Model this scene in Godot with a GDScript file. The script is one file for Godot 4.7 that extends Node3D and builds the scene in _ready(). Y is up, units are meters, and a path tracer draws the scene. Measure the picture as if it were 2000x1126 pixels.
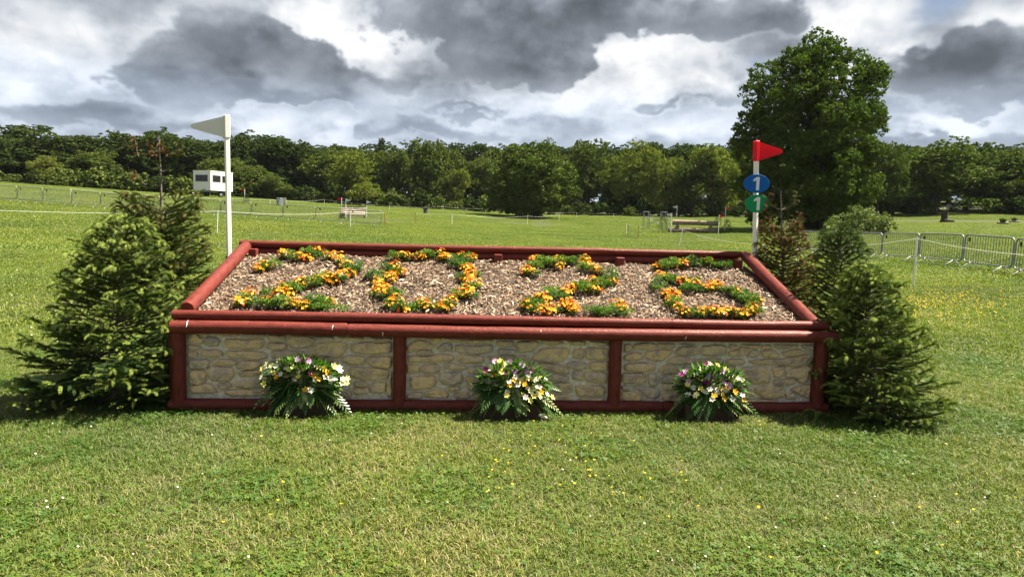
extends Node3D

# ---------------------------------------------------------------- camera constants (photograph pixels, 2000 x 1126)
const FOC := 1333.0
const EYE := Vector3(0.0, 1.6, 0.0)
const BOX_X := 0.5575
const BOX_Z := -5.55
const BOX_W := 5.544
const BOX_D := 1.825
const RAIL_Y := 0.674
const BACK_Y := 1.273

var cam_basis := Basis(Vector3.UP, -0.0939) * Basis(Vector3.RIGHT, -0.1012) * Basis(Vector3(0, 0, 1), 0.0314)
var rng := RandomNumberGenerator.new()
var M := {}
var used := {}

func rnd(a: float, b: float) -> float:
	return rng.randf_range(a, b)

func lin(r: float, g: float, b: float) -> Color:
	return Color(r, g, b).linear_to_srgb()

# ---------------------------------------------------------------- pixels to directions and places
func ray(px: float, py: float) -> Vector3:
	return (cam_basis * Vector3((px - 1000.0) / FOC, -(py - 563.0) / FOC, -1.0)).normalized()

func on_plane(px: float, py: float, p: Vector3, n: Vector3) -> Vector3:
	var d := ray(px, py)
	return EYE + d * ((p - EYE).dot(n) / d.dot(n))

func spot(px: float, py: float, dist: float) -> Vector3:
	var d := ray(px, py)
	var f := Vector2(d.x, d.z).normalized() * dist
	return Vector3(f.x, ground_y(f.x, f.y), f.y)

func level(px: float, py: float, dist: float) -> float:
	var d := ray(px, py)
	return EYE.y + d.y / Vector2(d.x, d.z).length() * dist

# ---------------------------------------------------------------- the lie of the land, by bearing and distance
const ROW_D := [0.0, 10.0, 20.0, 35.0, 50.0, 65.0, 85.0, 105.0, 140.0, 200.0, 400.0, 1200.0]
const COL_A := [-0.70, -0.55, -0.33, -0.06, 0.13, 0.35, 0.50, 0.70]
const LAND := [
	[0.0, 0.0, 0.0, 0.0, 0.0, 0.0, 0.0, 0.0],
	[0.0, 0.0, 0.0, 0.0, 0.0, 0.0, 0.0, 0.0],
	[0.2, 0.2, 0.2, 0.12, 0.1, 0.05, 0.1, 0.22],
	[0.6, 0.55, 0.5, 0.4, 0.3, 0.15, 0.3, 0.75],
	[1.3, 1.25, 1.1, 0.75, 0.55, 0.4, 0.7, 1.15],
	[2.1, 2.0, 1.8, 1.1, 0.75, 1.05, 1.4, 1.75],
	[3.0, 2.9, 2.7, 1.8, 1.1, 1.6, 1.9, 2.45],
	[3.9, 3.8, 3.5, 2.5, 2.0, 2.2, 2.7, 3.2],
	[5.4, 5.2, 4.2, 3.5, 3.1, 3.5, 4.5, 5.9],
	[9.2, 9.0, 8.0, 7.4, 7.0, 7.4, 8.6, 10.0],
	[14.0, 14.0, 13.0, 12.0, 12.0, 12.0, 13.0, 14.0],
	[14.0, 14.0, 13.0, 12.0, 12.0, 12.0, 13.0, 14.0]]

func land_row(i: int, a: float) -> float:
	var r: Array = LAND[clampi(i, 0, LAND.size() - 1)]
	if a <= -0.7 or a >= 0.7:
		var t := (a - 0.7) / (TAU - 1.4) if a >= 0.7 else (a + TAU - 0.7) / (TAU - 1.4)
		return lerpf(r[7], r[0], smoothstep(0.0, 1.0, t))
	var k := 0
	while k < 6 and a > COL_A[k + 1]:
		k += 1
	var t2: float = (a - COL_A[k]) / (COL_A[k + 1] - COL_A[k])
	return lerpf(r[k], r[k + 1], smoothstep(0.0, 1.0, t2) * 0.5 + t2 * 0.5)

func ground_y(x: float, z: float) -> float:
	var d := sqrt(x * x + z * z)
	var a := atan2(x, -z)
	var i := 0
	while i < 10 and d > ROW_D[i + 1]:
		i += 1
	var t: float = clampf((d - ROW_D[i]) / (ROW_D[i + 1] - ROW_D[i]), 0.0, 1.0)
	var y0 := land_row(i, a)
	var y1 := land_row(i + 1, a)
	return lerpf(y0, y1, t) + (0.0 if d < 12.0 else 0.03 * sin(x * 0.21) * sin(z * 0.17) * smoothstep(12.0, 25.0, d))

func on_ground(x: float, z: float) -> Vector3:
	return Vector3(x, ground_y(x, z), z)

# ---------------------------------------------------------------- mesh helpers
class MB:
	var v := PackedVector3Array()
	var n := PackedVector3Array()
	var c := PackedColorArray()
	var uv := PackedVector2Array()
	func tri(a: Vector3, b: Vector3, d: Vector3, col: Color, out := Vector3.ZERO):
		var g := (d - a).cross(b - a)
		if g.length_squared() < 1e-20:
			return
		if out != Vector3.ZERO and g.dot(out) < 0.0:
			var t := b
			b = d
			d = t
			g = -g
		g = g.normalized()
		v.append(a); v.append(b); v.append(d)
		n.append(g); n.append(g); n.append(g)
		c.append(col); c.append(col); c.append(col)
		uv.append(Vector2.ZERO); uv.append(Vector2.ZERO); uv.append(Vector2.ZERO)
	func quad(a: Vector3, b: Vector3, d: Vector3, e: Vector3, col: Color, out := Vector3.ZERO):
		tri(a, b, d, col, out)
		tri(a, d, e, col, out)
	# a face with its own normals and uv
	func face(p: Array, q: Array, w: Array, col: Color):
		var g: Vector3 = (p[2] - p[0]).cross(p[1] - p[0])
		var s: Vector3 = q[0] + q[1] + q[2]
		var o := [0, 1, 2] if g.dot(s) >= 0.0 else [0, 2, 1]
		for k in o:
			v.append(p[k]); n.append(q[k]); uv.append(w[k]); c.append(col)
	func box(o: Vector3, s: Vector3, col: Color, b := Basis.IDENTITY, bev := 0.0):
		var h := s * 0.5
		if bev <= 0.0:
			for ax in 3:
				for sg in [-1.0, 1.0]:
					var w := Vector3.ZERO
					w[ax] = sg
					var u := Vector3.ZERO
					u[(ax + 1) % 3] = h[(ax + 1) % 3]
					var t := Vector3.ZERO
					t[(ax + 2) % 3] = h[(ax + 2) % 3]
					var m: Vector3 = w * h[ax]
					quad(o + b * (m - u - t), o + b * (m + u - t), o + b * (m + u + t), o + b * (m - u + t), col, b * w)
			return
		for ax in 3:
			var a1 := (ax + 1) % 3
			var a2 := (ax + 2) % 3
			for sg in [-1.0, 1.0]:
				var w := Vector3.ZERO
				w[ax] = sg
				var u := Vector3.ZERO
				u[a1] = h[a1] - bev
				var t := Vector3.ZERO
				t[a2] = h[a2] - bev
				var m: Vector3 = w * h[ax]
				quad(o + b * (m - u - t), o + b * (m + u - t), o + b * (m + u + t), o + b * (m - u + t), col, b * w)
			for s1 in [-1.0, 1.0]:
				for s2 in [-1.0, 1.0]:
					var w1 := Vector3.ZERO
					w1[a1] = s1
					var w2 := Vector3.ZERO
					w2[a2] = s2
					var lng := Vector3.ZERO
					lng[ax] = h[ax] - bev
					var p1: Vector3 = w1 * h[a1] + w2 * (h[a2] - bev)
					var p2: Vector3 = w1 * (h[a1] - bev) + w2 * h[a2]
					quad(o + b * (p1 - lng), o + b * (p1 + lng), o + b * (p2 + lng), o + b * (p2 - lng), col, b * (w1 + w2))
		for sx in [-1.0, 1.0]:
			for sy in [-1.0, 1.0]:
				for sz in [-1.0, 1.0]:
					var k := Vector3(sx, sy, sz)
					var e := k * h
					tri(o + b * (e - Vector3(0, sy, sz) * bev), o + b * (e - Vector3(sx, 0, sz) * bev), o + b * (e - Vector3(sx, sy, 0) * bev), col, b * k)
	func tube(path: Array, radii: Array, sides: int, col: Color, caps := true, wob := 0.0, r: RandomNumberGenerator = null):
		var rings := []
		var outs := []
		var prev := Vector3.ZERO
		var run := 0.0
		var lens := []
		for i in path.size():
			var dir: Vector3
			if i == 0:
				dir = path[1] - path[0]
			elif i == path.size() - 1:
				dir = path[i] - path[i - 1]
			else:
				dir = path[i + 1] - path[i - 1]
			dir = dir.normalized()
			var side := prev
			if i == 0:
				side = dir.cross(Vector3.UP if absf(dir.y) < 0.9 else Vector3.RIGHT)
			side = (side - dir * side.dot(dir)).normalized()
			prev = side
			var up := side.cross(dir)
			var ring := PackedVector3Array()
			var on := PackedVector3Array()
			for k in sides:
				var a := TAU * k / sides
				var o := side * cos(a) + up * sin(a)
				on.append(o)
				var rr: float = radii[i]
				if wob > 0.0:
					rr *= 1.0 + r.randf_range(-wob, wob)
				ring.append(path[i] + o * rr)
			if i > 0:
				run += path[i].distance_to(path[i - 1])
			lens.append(run)
			rings.append(ring)
			outs.append(on)
		for i in path.size() - 1:
			for k in sides:
				var j := (k + 1) % sides
				var ua := float(k) / sides
				var ub := float(k + 1) / sides
				face([rings[i][k], rings[i + 1][k], rings[i + 1][j]], [outs[i][k], outs[i + 1][k], outs[i + 1][j]], [Vector2(lens[i], ua), Vector2(lens[i + 1], ua), Vector2(lens[i + 1], ub)], col)
				face([rings[i][k], rings[i + 1][j], rings[i][j]], [outs[i][k], outs[i + 1][j], outs[i][j]], [Vector2(lens[i], ua), Vector2(lens[i + 1], ub), Vector2(lens[i], ub)], col)
		if caps:
			for e in [0, path.size() - 1]:
				var o: Vector3 = (path[0] - path[1]) if e == 0 else (path[e] - path[e - 1])
				for k in sides:
					tri(path[e], rings[e][k], rings[e][(k + 1) % sides], col, o)
	func mesh() -> ArrayMesh:
		var a := []
		a.resize(Mesh.ARRAY_MAX)
		a[Mesh.ARRAY_VERTEX] = v
		a[Mesh.ARRAY_NORMAL] = n
		a[Mesh.ARRAY_COLOR] = c
		a[Mesh.ARRAY_TEX_UV] = uv
		var m := ArrayMesh.new()
		m.add_surface_from_arrays(Mesh.PRIMITIVE_TRIANGLES, a)
		return m

# shared vertices, smoothed
func smooth_mesh(v: PackedVector3Array, ix: PackedInt32Array, col: PackedColorArray = PackedColorArray(), uv: PackedVector2Array = PackedVector2Array()) -> ArrayMesh:
	var nn := PackedVector3Array()
	nn.resize(v.size())
	for i in range(0, ix.size(), 3):
		var g := (v[ix[i + 2]] - v[ix[i]]).cross(v[ix[i + 1]] - v[ix[i]])
		for k in 3:
			nn[ix[i + k]] += g
	for i in nn.size():
		nn[i] = nn[i].normalized()
	var a := []
	a.resize(Mesh.ARRAY_MAX)
	a[Mesh.ARRAY_VERTEX] = v
	a[Mesh.ARRAY_NORMAL] = nn
	a[Mesh.ARRAY_INDEX] = ix
	if col.size() == v.size():
		a[Mesh.ARRAY_COLOR] = col
	if uv.size() == v.size():
		a[Mesh.ARRAY_TEX_UV] = uv
	var m := ArrayMesh.new()
	m.add_surface_from_arrays(Mesh.PRIMITIVE_TRIANGLES, a)
	return m

func numbered(n: String) -> String:
	var k: int = used.get(n, 0)
	used[n] = k + 1
	return n if k == 0 else "%s_%03d" % [n, k]

func thing(called: String, label: String, category: String, at := Vector3.ZERO, turn := 0.0, group := "") -> Node3D:
	var o := Node3D.new()
	o.name = numbered(called)
	add_child(o)
	o.position = at
	o.rotation.y = turn
	tag(o, label, category, group)
	return o

func tag(o: Node, label: String, category: String, group := ""):
	o.set_meta("label", label)
	o.set_meta("category", category)
	if group != "":
		o.set_meta("group", group)

func put(called: String, mesh: Mesh, mat: Material, parent: Node = null) -> MeshInstance3D:
	var o := MeshInstance3D.new()
	o.mesh = mesh
	o.material_override = mat
	if parent == null:
		o.name = numbered(called)
		add_child(o)
	else:
		o.name = called
		parent.add_child(o, true)
	return o

func part(called: String, mb: MB, mat: Material, parent: Node = null) -> MeshInstance3D:
	return put(called, mb.mesh(), mat, parent)

func stuff(o: Node) -> Node:
	o.set_meta("kind", "stuff")
	return o

func copy(o: Node3D, at: Vector3, turn: float, label := "", group := "") -> Node3D:
	var base := String(o.name)
	if base.length() > 4 and base[-4] == "_" and base.right(3).is_valid_int():
		base = base.left(-4)
	var r: Node3D = o.duplicate()
	r.name = numbered(base)
	add_child(r)
	r.position = at
	r.rotation = Vector3(0, turn, 0)
	if label != "":
		r.set_meta("label", label)
	if group != "":
		r.set_meta("group", group)
	return r

func many(called: String, mesh: Mesh, mat: Material, xf: Array, cols: Array, parent: Node = null) -> MultiMeshInstance3D:
	var mm := MultiMesh.new()
	mm.transform_format = MultiMesh.TRANSFORM_3D
	mm.use_colors = cols.size() > 0
	mm.mesh = mesh
	mm.instance_count = xf.size()
	for i in xf.size():
		mm.set_instance_transform(i, xf[i])
		if cols.size() > 0:
			mm.set_instance_color(i, cols[i])
	var o := MultiMeshInstance3D.new()
	o.multimesh = mm
	o.material_override = mat
	o.set_meta("kind", "stuff")
	if parent == null:
		o.name = numbered(called)
		add_child(o)
	else:
		o.name = called
		parent.add_child(o, true)
	return o

# ---------------------------------------------------------------- materials
func plain(col: Color, rough := 0.8, metal := 0.0) -> StandardMaterial3D:
	var m := StandardMaterial3D.new()
	m.albedo_color = col
	m.roughness = rough
	m.metallic = metal
	return m

func leafy(back: Color, rough := 0.55, spec := 0.3) -> StandardMaterial3D:
	var m := StandardMaterial3D.new()
	m.vertex_color_use_as_albedo = true
	m.roughness = rough
	m.backlight_enabled = true
	m.backlight = back
	m.cull_mode = BaseMaterial3D.CULL_DISABLED
	m.metallic_specular = spec
	return m

func noise_tex(size: int, freq: float, oct: int, ramp: Array, sd: int, kind := FastNoiseLite.TYPE_SIMPLEX_SMOOTH, normal := false, bump := 4.0) -> NoiseTexture2D:
	var f := FastNoiseLite.new()
	f.seed = sd
	f.noise_type = kind
	f.frequency = freq
	f.fractal_octaves = oct
	var t := NoiseTexture2D.new()
	t.width = size
	t.height = size
	t.seamless = true
	t.noise = f
	if normal:
		t.as_normal_map = true
		t.bump_strength = bump
	elif ramp.size() > 0:
		var g := Gradient.new()
		var offs := PackedFloat32Array()
		var cs := PackedColorArray()
		for r in ramp:
			offs.append(r[0])
			cs.append(r[1])
		g.offsets = offs
		g.colors = cs
		t.color_ramp = g
	return t

func make_materials():
	M.leaf = leafy(Color(0.6, 0.75, 0.25), 0.7, 0.12)
	M.needle = leafy(Color(0.35, 0.42, 0.16), 0.6, 0.12)
	M.grass = leafy(Color(0.75, 0.85, 0.3), 0.5, 0.28)
	M.petal = leafy(Color(0.6, 0.6, 0.5), 0.55)
	M.vcol = plain(Color.WHITE, 0.85)
	M.vcol.vertex_color_use_as_albedo = true
	M.bark = plain(lin(0.075, 0.06, 0.045), 0.95)
	M.bark.uv1_triplanar = true
	M.bark.uv1_scale = Vector3(1.5, 0.5, 1.5)
	M.bark.albedo_texture = noise_tex(256, 0.03, 4, [[0.0, Color(0.55, 0.55, 0.55)], [1.0, Color(1, 1, 1)]], 5)
	# painted logs
	M.paint = plain(lin(0.175, 0.037, 0.029), 0.55)
	M.paint.metallic_specular = 0.28
	M.paint.uv1_scale = Vector3(1.0, 1.0, 1.0)
	M.paint.albedo_texture = noise_tex(512, 0.012, 5, [[0.0, Color(0.66, 0.62, 0.62)], [0.3, Color(0.82, 0.81, 0.81)], [0.7, Color(0.89, 0.89, 0.89)], [0.86, Color(0.90, 0.9, 0.9)], [0.90, Color(1, 1, 1)], [1.0, Color(1, 1, 1)]], 11)
	M.paint.normal_enabled = true
	M.paint.normal_texture = noise_tex(512, 0.05, 4, [], 12, FastNoiseLite.TYPE_SIMPLEX_SMOOTH, true, 5.0)
	M.paint.normal_scale = 0.35
	M.paint.roughness_texture = noise_tex(256, 0.03, 3, [[0.0, Color(0.7, 0.7, 0.7)], [1.0, Color(1, 1, 1)]], 13)
	M.stones = []
	for k in 5:
		var m := plain([lin(0.67, 0.52, 0.37), lin(0.64, 0.51, 0.40), lin(0.57, 0.48, 0.42), lin(0.69, 0.53, 0.36), lin(0.60, 0.47, 0.36)][k], 0.85)
		m.uv1_triplanar = true
		m.uv1_scale = Vector3.ONE * (1.0 + 0.13 * k)
		m.uv1_offset = Vector3(0.37 * k, 0.61 * k, 0.2 * k)
		m.albedo_texture = noise_tex(512, 0.011, 5, [[0.0, Color(0.80, 0.79, 0.82)], [0.36, Color(0.85, 0.84, 0.86)], [0.52, Color(0.97, 0.95, 0.89)], [0.72, Color(1, 0.97, 0.88)], [1.0, Color(0.93, 0.88, 0.76)]], 31)
		m.normal_enabled = true
		m.normal_texture = noise_tex(512, 0.02, 5, [], 32, FastNoiseLite.TYPE_SIMPLEX_SMOOTH, true, 9.0)
		m.normal_scale = 1.8
		M.stones.append(m)
	for m in M.stones:
		m.albedo_texture = M.stones[0].albedo_texture
		m.normal_texture = M.stones[0].normal_texture
	M.mortar = plain(lin(0.80, 0.74, 0.67), 0.95)
	M.mortar.uv1_triplanar = true
	M.mortar.uv1_scale = Vector3.ONE * 3.0
	M.mortar.albedo_texture = noise_tex(256, 0.03, 4, [[0.0, Color(0.8, 0.8, 0.78)], [1.0, Color(1, 1, 1)]], 41)
	M.mortar.normal_enabled = true
	M.mortar.normal_texture = M.stones[0].normal_texture
	M.soil = plain(lin(0.05, 0.036, 0.026), 1.0)
	M.soil.uv1_triplanar = true
	M.soil.uv1_scale = Vector3.ONE * 2.0
	M.soil.albedo_texture = noise_tex(512, 0.08, 3, [[0.0, Color(0.5, 0.5, 0.5)], [0.6, Color(1, 1, 1)], [1.0, Color(1.6, 1.4, 1.2)]], 51)
	M.white = plain(lin(0.74, 0.75, 0.74), 0.45)
	M.steel = plain(lin(0.22, 0.23, 0.24), 0.5, 0.35)
	M.dark = plain(lin(0.015, 0.016, 0.018), 0.6)
	M.wood = plain(lin(0.33, 0.25, 0.18), 0.9)
	M.wood.uv1_triplanar = true
	M.wood.uv1_scale = Vector3(0.6, 2.5, 2.5)
	M.wood.albedo_texture = noise_tex(256, 0.03, 4, [[0.0, Color(0.6, 0.58, 0.55)], [1.0, Color(1, 1, 1)]], 61)
	M.orange_stake = plain(lin(0.28, 0.12, 0.05), 0.8)
	M.planter = plain(lin(0.055, 0.022, 0.016), 0.75)
	M.planter.uv1_triplanar = true
	M.planter.uv1_scale = Vector3(1.0, 6.0, 6.0)
	M.planter.albedo_texture = M.wood.albedo_texture

# ---------------------------------------------------------------- sky
var sky_blobs := []
var n_big := FastNoiseLite.new()
var n_mid := FastNoiseLite.new()
var n_bil := FastNoiseLite.new()
var n_warp := FastNoiseLite.new()

func sky_setup():
	# clouds of the photograph: px, py, half width, half height, strength (dark < 0 < bright)
	var list := [
		[505, 75, 120, 42, -0.62], [440, 110, 110, 30, -0.30], [400, 165, 200, 34, -0.62], [560, 190, 90, 20, -0.42], [1010, 95, 190, 60, -0.66], [1050, 145, 120, 34, -0.55], [910, 30, 120, 45, -0.45], [1180, 30, 150, 36, -0.5], [1480, 40, 140, 40, -0.62],
		[800, 165, 110, 24, -0.32], [650, 130, 50, 45, -0.36], [1320, 200, 120, 18, -0.42], [930, 222, 130, 13, -0.46], [1850, 140, 130, 50, -0.58], [1850, 280, 190, 20, -0.46], [200, 228, 160, 20, -0.44], [300, 180, 60, 20, -0.3],
		[760, 245, 90, 16, -0.42], [900, 262, 140, 16, -0.36], [320, 252, 130, 14, -0.42], [1950, 80, 80, 40, -0.3], [1960, 200, 60, 30, -0.34], [60, 235, 70, 22, -0.2], [1500, 150, 80, 50, -0.2],
		[50, 45, 90, 45, 0.34], [170, 60, 80, 40, 0.22], [160, 142, 70, 22, 0.5], [25, 150, 50, 60, 0.3], [525, 240, 46, 24, 0.80], [1680, 50, 60, 62, 0.95], [1290, 95, 80, 36, 0.60], [1190, 185, 110, 20, 0.60], [1250, 145, 80, 34, 0.50],
		[1830, 246, 66, 10, 0.95], [1910, 228, 40, 8, 0.8], [655, 242, 44, 18, 0.55], [1080, 222, 100, 16, 0.55], [1385, 162, 60, 14, 0.65], [1390, 240, 60, 26, 0.60], [735, 85, 75, 38, 0.62], [650, 45, 40, 50, 0.62], [1200, 100, 40, 40, 0.4], [1290, 255, 90, 16, 0.50],
		[350, 50, 60, 22, 0.25], [1760, 100, 40, 8, 0.5], [600, 30, 50, 26, 0.3], [960, 190, 40, 10, 0.4], [1120, 205, 60, 10, 0.5], [1960, 20, 60, 14, 0.5]]
	for b in list:
		var d := ray(b[0], b[1])
		sky_blobs.append([atan2(d.x, -d.z), asin(d.y), b[2] / FOC, b[3] / FOC, b[4]])
	n_big.seed = 3
	n_big.frequency = 0.40
	n_big.fractal_octaves = 2
	n_mid.seed = 8
	n_mid.frequency = 1.1
	n_mid.fractal_octaves = 7
	n_mid.fractal_gain = 0.58
	n_bil.seed = 15
	n_bil.noise_type = FastNoiseLite.TYPE_CELLULAR
	n_bil.cellular_return_type = FastNoiseLite.RETURN_DISTANCE
	n_bil.cellular_distance_function = FastNoiseLite.DISTANCE_EUCLIDEAN
	n_bil.frequency = 2.3
	n_bil.fractal_octaves = 4
	n_bil.fractal_gain = 0.52
	n_warp.seed = 22
	n_warp.frequency = 2.2
	n_warp.fractal_octaves = 4

func sky_color(az: float, el: float) -> Color:
	var s := 7.0
	var h := log(maxf(el, 0.0) + 0.24) * 4.8
	var q := Vector3(sin(az) * s, h, cos(az) * s)
	var w1 := n_warp.get_noise_3dv(q)
	var w2 := n_warp.get_noise_3dv(q + Vector3(31.0, 7.0, 13.0))
	var p := q + Vector3(w1, w2, w1) * 0.10
	var m := n_mid.get_noise_3dv(q)
	var puff := -n_bil.get_noise_3dv(p) - 0.35
	var wa := az + w1 * 0.022 + m * 0.05
	var we := el + w2 * 0.012 + m * 0.026
	var pale := 0.0
	var dark := 0.0
	for b in sky_blobs:
		var da: float = (wa - b[0]) / b[2]
		if absf(da) > 3.0:
			continue
		var de: float = (we - b[1]) / b[3]
		if b[4] < 0.0 and de < 0.0:
			de *= 1.5
		var e := da * da + de * de
		if e < 9.0:
			if b[4] < 0.0:
				dark -= b[4] * exp(-e * 0.85)
			else:
				pale += b[4] * exp(-e * 0.75)
	var big := n_big.get_noise_3dv(q)
	var away := maxf(smoothstep(0.72, 1.0, absf(az)), smoothstep(0.34, 0.55, el))
	dark += (0.20 + 0.95 * big) * away + big * 0.10
	pale += (0.12 - 0.5 * big) * away
	# pale layer behind
	var u := 0.60 + 0.46 * (pale - 0.10) + 0.38 * m + 0.42 * puff * clampf(0.40 + pale, 0.0, 1.0)
	# grey cloud before it: firm cauliflower rims above, soft bellies
	var cover := smoothstep(0.19, 0.37, dark * 1.12 + 0.32 * m + 0.27 * puff - 0.5 * pale)
	var tone := 0.405 - 0.36 * clampf(dark - 0.25, 0.0, 0.7) + 0.28 * m + 0.20 * puff
	# a lit rim just outside the grey
	var rim := smoothstep(0.05, 0.19, dark * 1.12 + 0.30 * m + 0.20 * puff - 0.2 * pale) * (1.0 - cover)
	u = lerpf(u + rim * 0.05, tone, cover * 0.93)
	var low := 1.0 - smoothstep(0.15, 0.20, el)
	u = lerpf(u, 0.34 + 0.66 * u, low * 0.75)
	u = clampf(u, 0.0, 1.0)
	var stops := [[0.0, Vector3(0.070, 0.080, 0.094)], [0.22, Vector3(0.140, 0.158, 0.184)], [0.42, Vector3(0.265, 0.295, 0.342)], [0.62, Vector3(0.470, 0.510, 0.565)], [0.80, Vector3(0.73, 0.765, 0.81)], [1.0, Vector3(0.97, 0.98, 0.985)]]
	var c := Vector3(0.97, 0.98, 0.985)
	for k in stops.size() - 1:
		if u <= stops[k + 1][0]:
			var f: float = (u - stops[k][0]) / (stops[k + 1][0] - stops[k][0])
			c = stops[k][1].lerp(stops[k + 1][1], f)
			break
	var thin := smoothstep(0.22, 0.5, n_big.get_noise_3dv(q * 1.7 + Vector3(50, 3, 9)) + 0.3 * m) * (1.0 - cover) * (1.0 - smoothstep(0.62, 0.85, u)) * smoothstep(0.12, 0.3, el)
	c = c.lerp(Vector3(0.26, 0.40, 0.66), thin * 0.6)
	c = c.lerp(c * Vector3(0.93, 1.0, 1.10), low * 0.8)
	return Color(c.x, c.y, c.z)

func make_sky() -> Image:
	sky_setup()
	var w := 4096
	var h := 2048
	var low := Image.create(512, 256, false, Image.FORMAT_RGBF)
	for y in 256:
		var el := PI * 0.5 - (y + 0.5) / 256.0 * PI
		for x in 512:
			var az := (x + 0.5) / 512.0 * TAU
			if az > PI:
				az -= TAU
			low.set_pixel(x, y, sky_color(az, el) if el > -0.02 else Color(0.10, 0.13, 0.05))
	low.resize(w, h, Image.INTERPOLATE_CUBIC)
	var half := int(w * 0.125)
	var top := int(h * (0.5 - 30.0 / 180.0))
	var bot := h / 2 + 8
	var fine := Image.create(half * 2, bot - top, false, Image.FORMAT_RGBF)
	for y in bot - top:
		var el := PI * 0.5 - (y + top + 0.5) / h * PI
		for x in half * 2:
			fine.set_pixel(x, y, sky_color((x - half + 0.5) / w * TAU, el))
	low.blit_rect(fine, Rect2i(half, 0, half, bot - top), Vector2i(0, top))
	low.blit_rect(fine, Rect2i(0, 0, half, bot - top), Vector2i(w - half, top))
	return low

# ---------------------------------------------------------------- ground and grass
func make_ground():
	var rad := [0.0]
	var r := 0.6
	while r < 1100.0:
		rad.append(r)
		r *= 1.075 if r < 60 else 1.12
	var seg := 160
	var v := PackedVector3Array()
	var uv := PackedVector2Array()
	var ix := PackedInt32Array()
	for i in rad.size():
		for k in seg:
			var a := TAU * k / seg
			var x: float = rad[i] * sin(a)
			var z: float = -rad[i] * cos(a)
			v.append(on_ground(x, z))
			uv.append(Vector2(x, z))
	for i in rad.size() - 1:
		for k in seg:
			var j := (k + 1) % seg
			var a := i * seg + k
			var b := i * seg + j
			var c := (i + 1) * seg + k
			var d := (i + 1) * seg + j
			if i > 0:
				ix.append_array([a, d, b])
			ix.append_array([a, c, d])
	var m := plain(lin(0.080, 0.090, 0.026), 0.95)
	m.uv1_scale = Vector3(0.35, 0.35, 0.35)
	m.albedo_texture = noise_tex(1024, 0.09, 4, [[0.0, Color(0.62, 0.66, 0.55)], [0.45, Color(0.88, 0.9, 0.85)], [0.62, Color(1, 1, 1)], [1.0, Color(1.0, 0.95, 0.8)]], 71)
	m.detail_enabled = true
	m.detail_blend_mode = BaseMaterial3D.BLEND_MODE_MUL
	m.detail_uv_layer = BaseMaterial3D.DETAIL_UV_2
	m.uv2_scale = Vector3(0.021, 0.05, 0.021)
	m.detail_albedo = noise_tex(512, 0.02, 4, [[0.0, Color(0.74, 0.80, 0.72)], [0.5, Color(0.93, 0.95, 0.9)], [1.0, Color(1.0, 1.0, 1.0)]], 72)
	m.normal_enabled = true
	m.normal_texture = noise_tex(1024, 0.12, 3, [], 73, FastNoiseLite.TYPE_SIMPLEX_SMOOTH, true, 12.0)
	m.normal_scale = 1.0
	var nn := PackedVector3Array()
	nn.resize(v.size())
	for i in range(0, ix.size(), 3):
		var g := (v[ix[i + 2]] - v[ix[i]]).cross(v[ix[i + 1]] - v[ix[i]])
		for k in 3:
			nn[ix[i + k]] += g
	for i in nn.size():
		nn[i] = nn[i].normalized()
	var arr := []
	arr.resize(Mesh.ARRAY_MAX)
	arr[Mesh.ARRAY_VERTEX] = v
	arr[Mesh.ARRAY_NORMAL] = nn
	arr[Mesh.ARRAY_INDEX] = ix
	arr[Mesh.ARRAY_TEX_UV] = uv
	arr[Mesh.ARRAY_TEX_UV2] = uv
	var am := ArrayMesh.new()
	am.add_surface_from_arrays(Mesh.PRIMITIVE_TRIANGLES, arr)
	var o := put("ground", am, m)
	o.set_meta("kind", "structure")

func grass_color(dry: float) -> Color:
	var t := rng.randf()
	var c := Vector3(0.105, 0.150, 0.020).lerp(Vector3(0.165, 0.200, 0.036), rng.randf())
	if t < dry:
		c = Vector3(0.36, 0.31, 0.155) * rnd(0.6, 1.15)
	elif t < dry + 0.2:
		c = Vector3(0.065, 0.108, 0.018)
	elif t < dry + 0.36:
		c = Vector3(0.22, 0.25, 0.06)
	return Color(c.x * 0.95, c.y, c.z)

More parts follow.
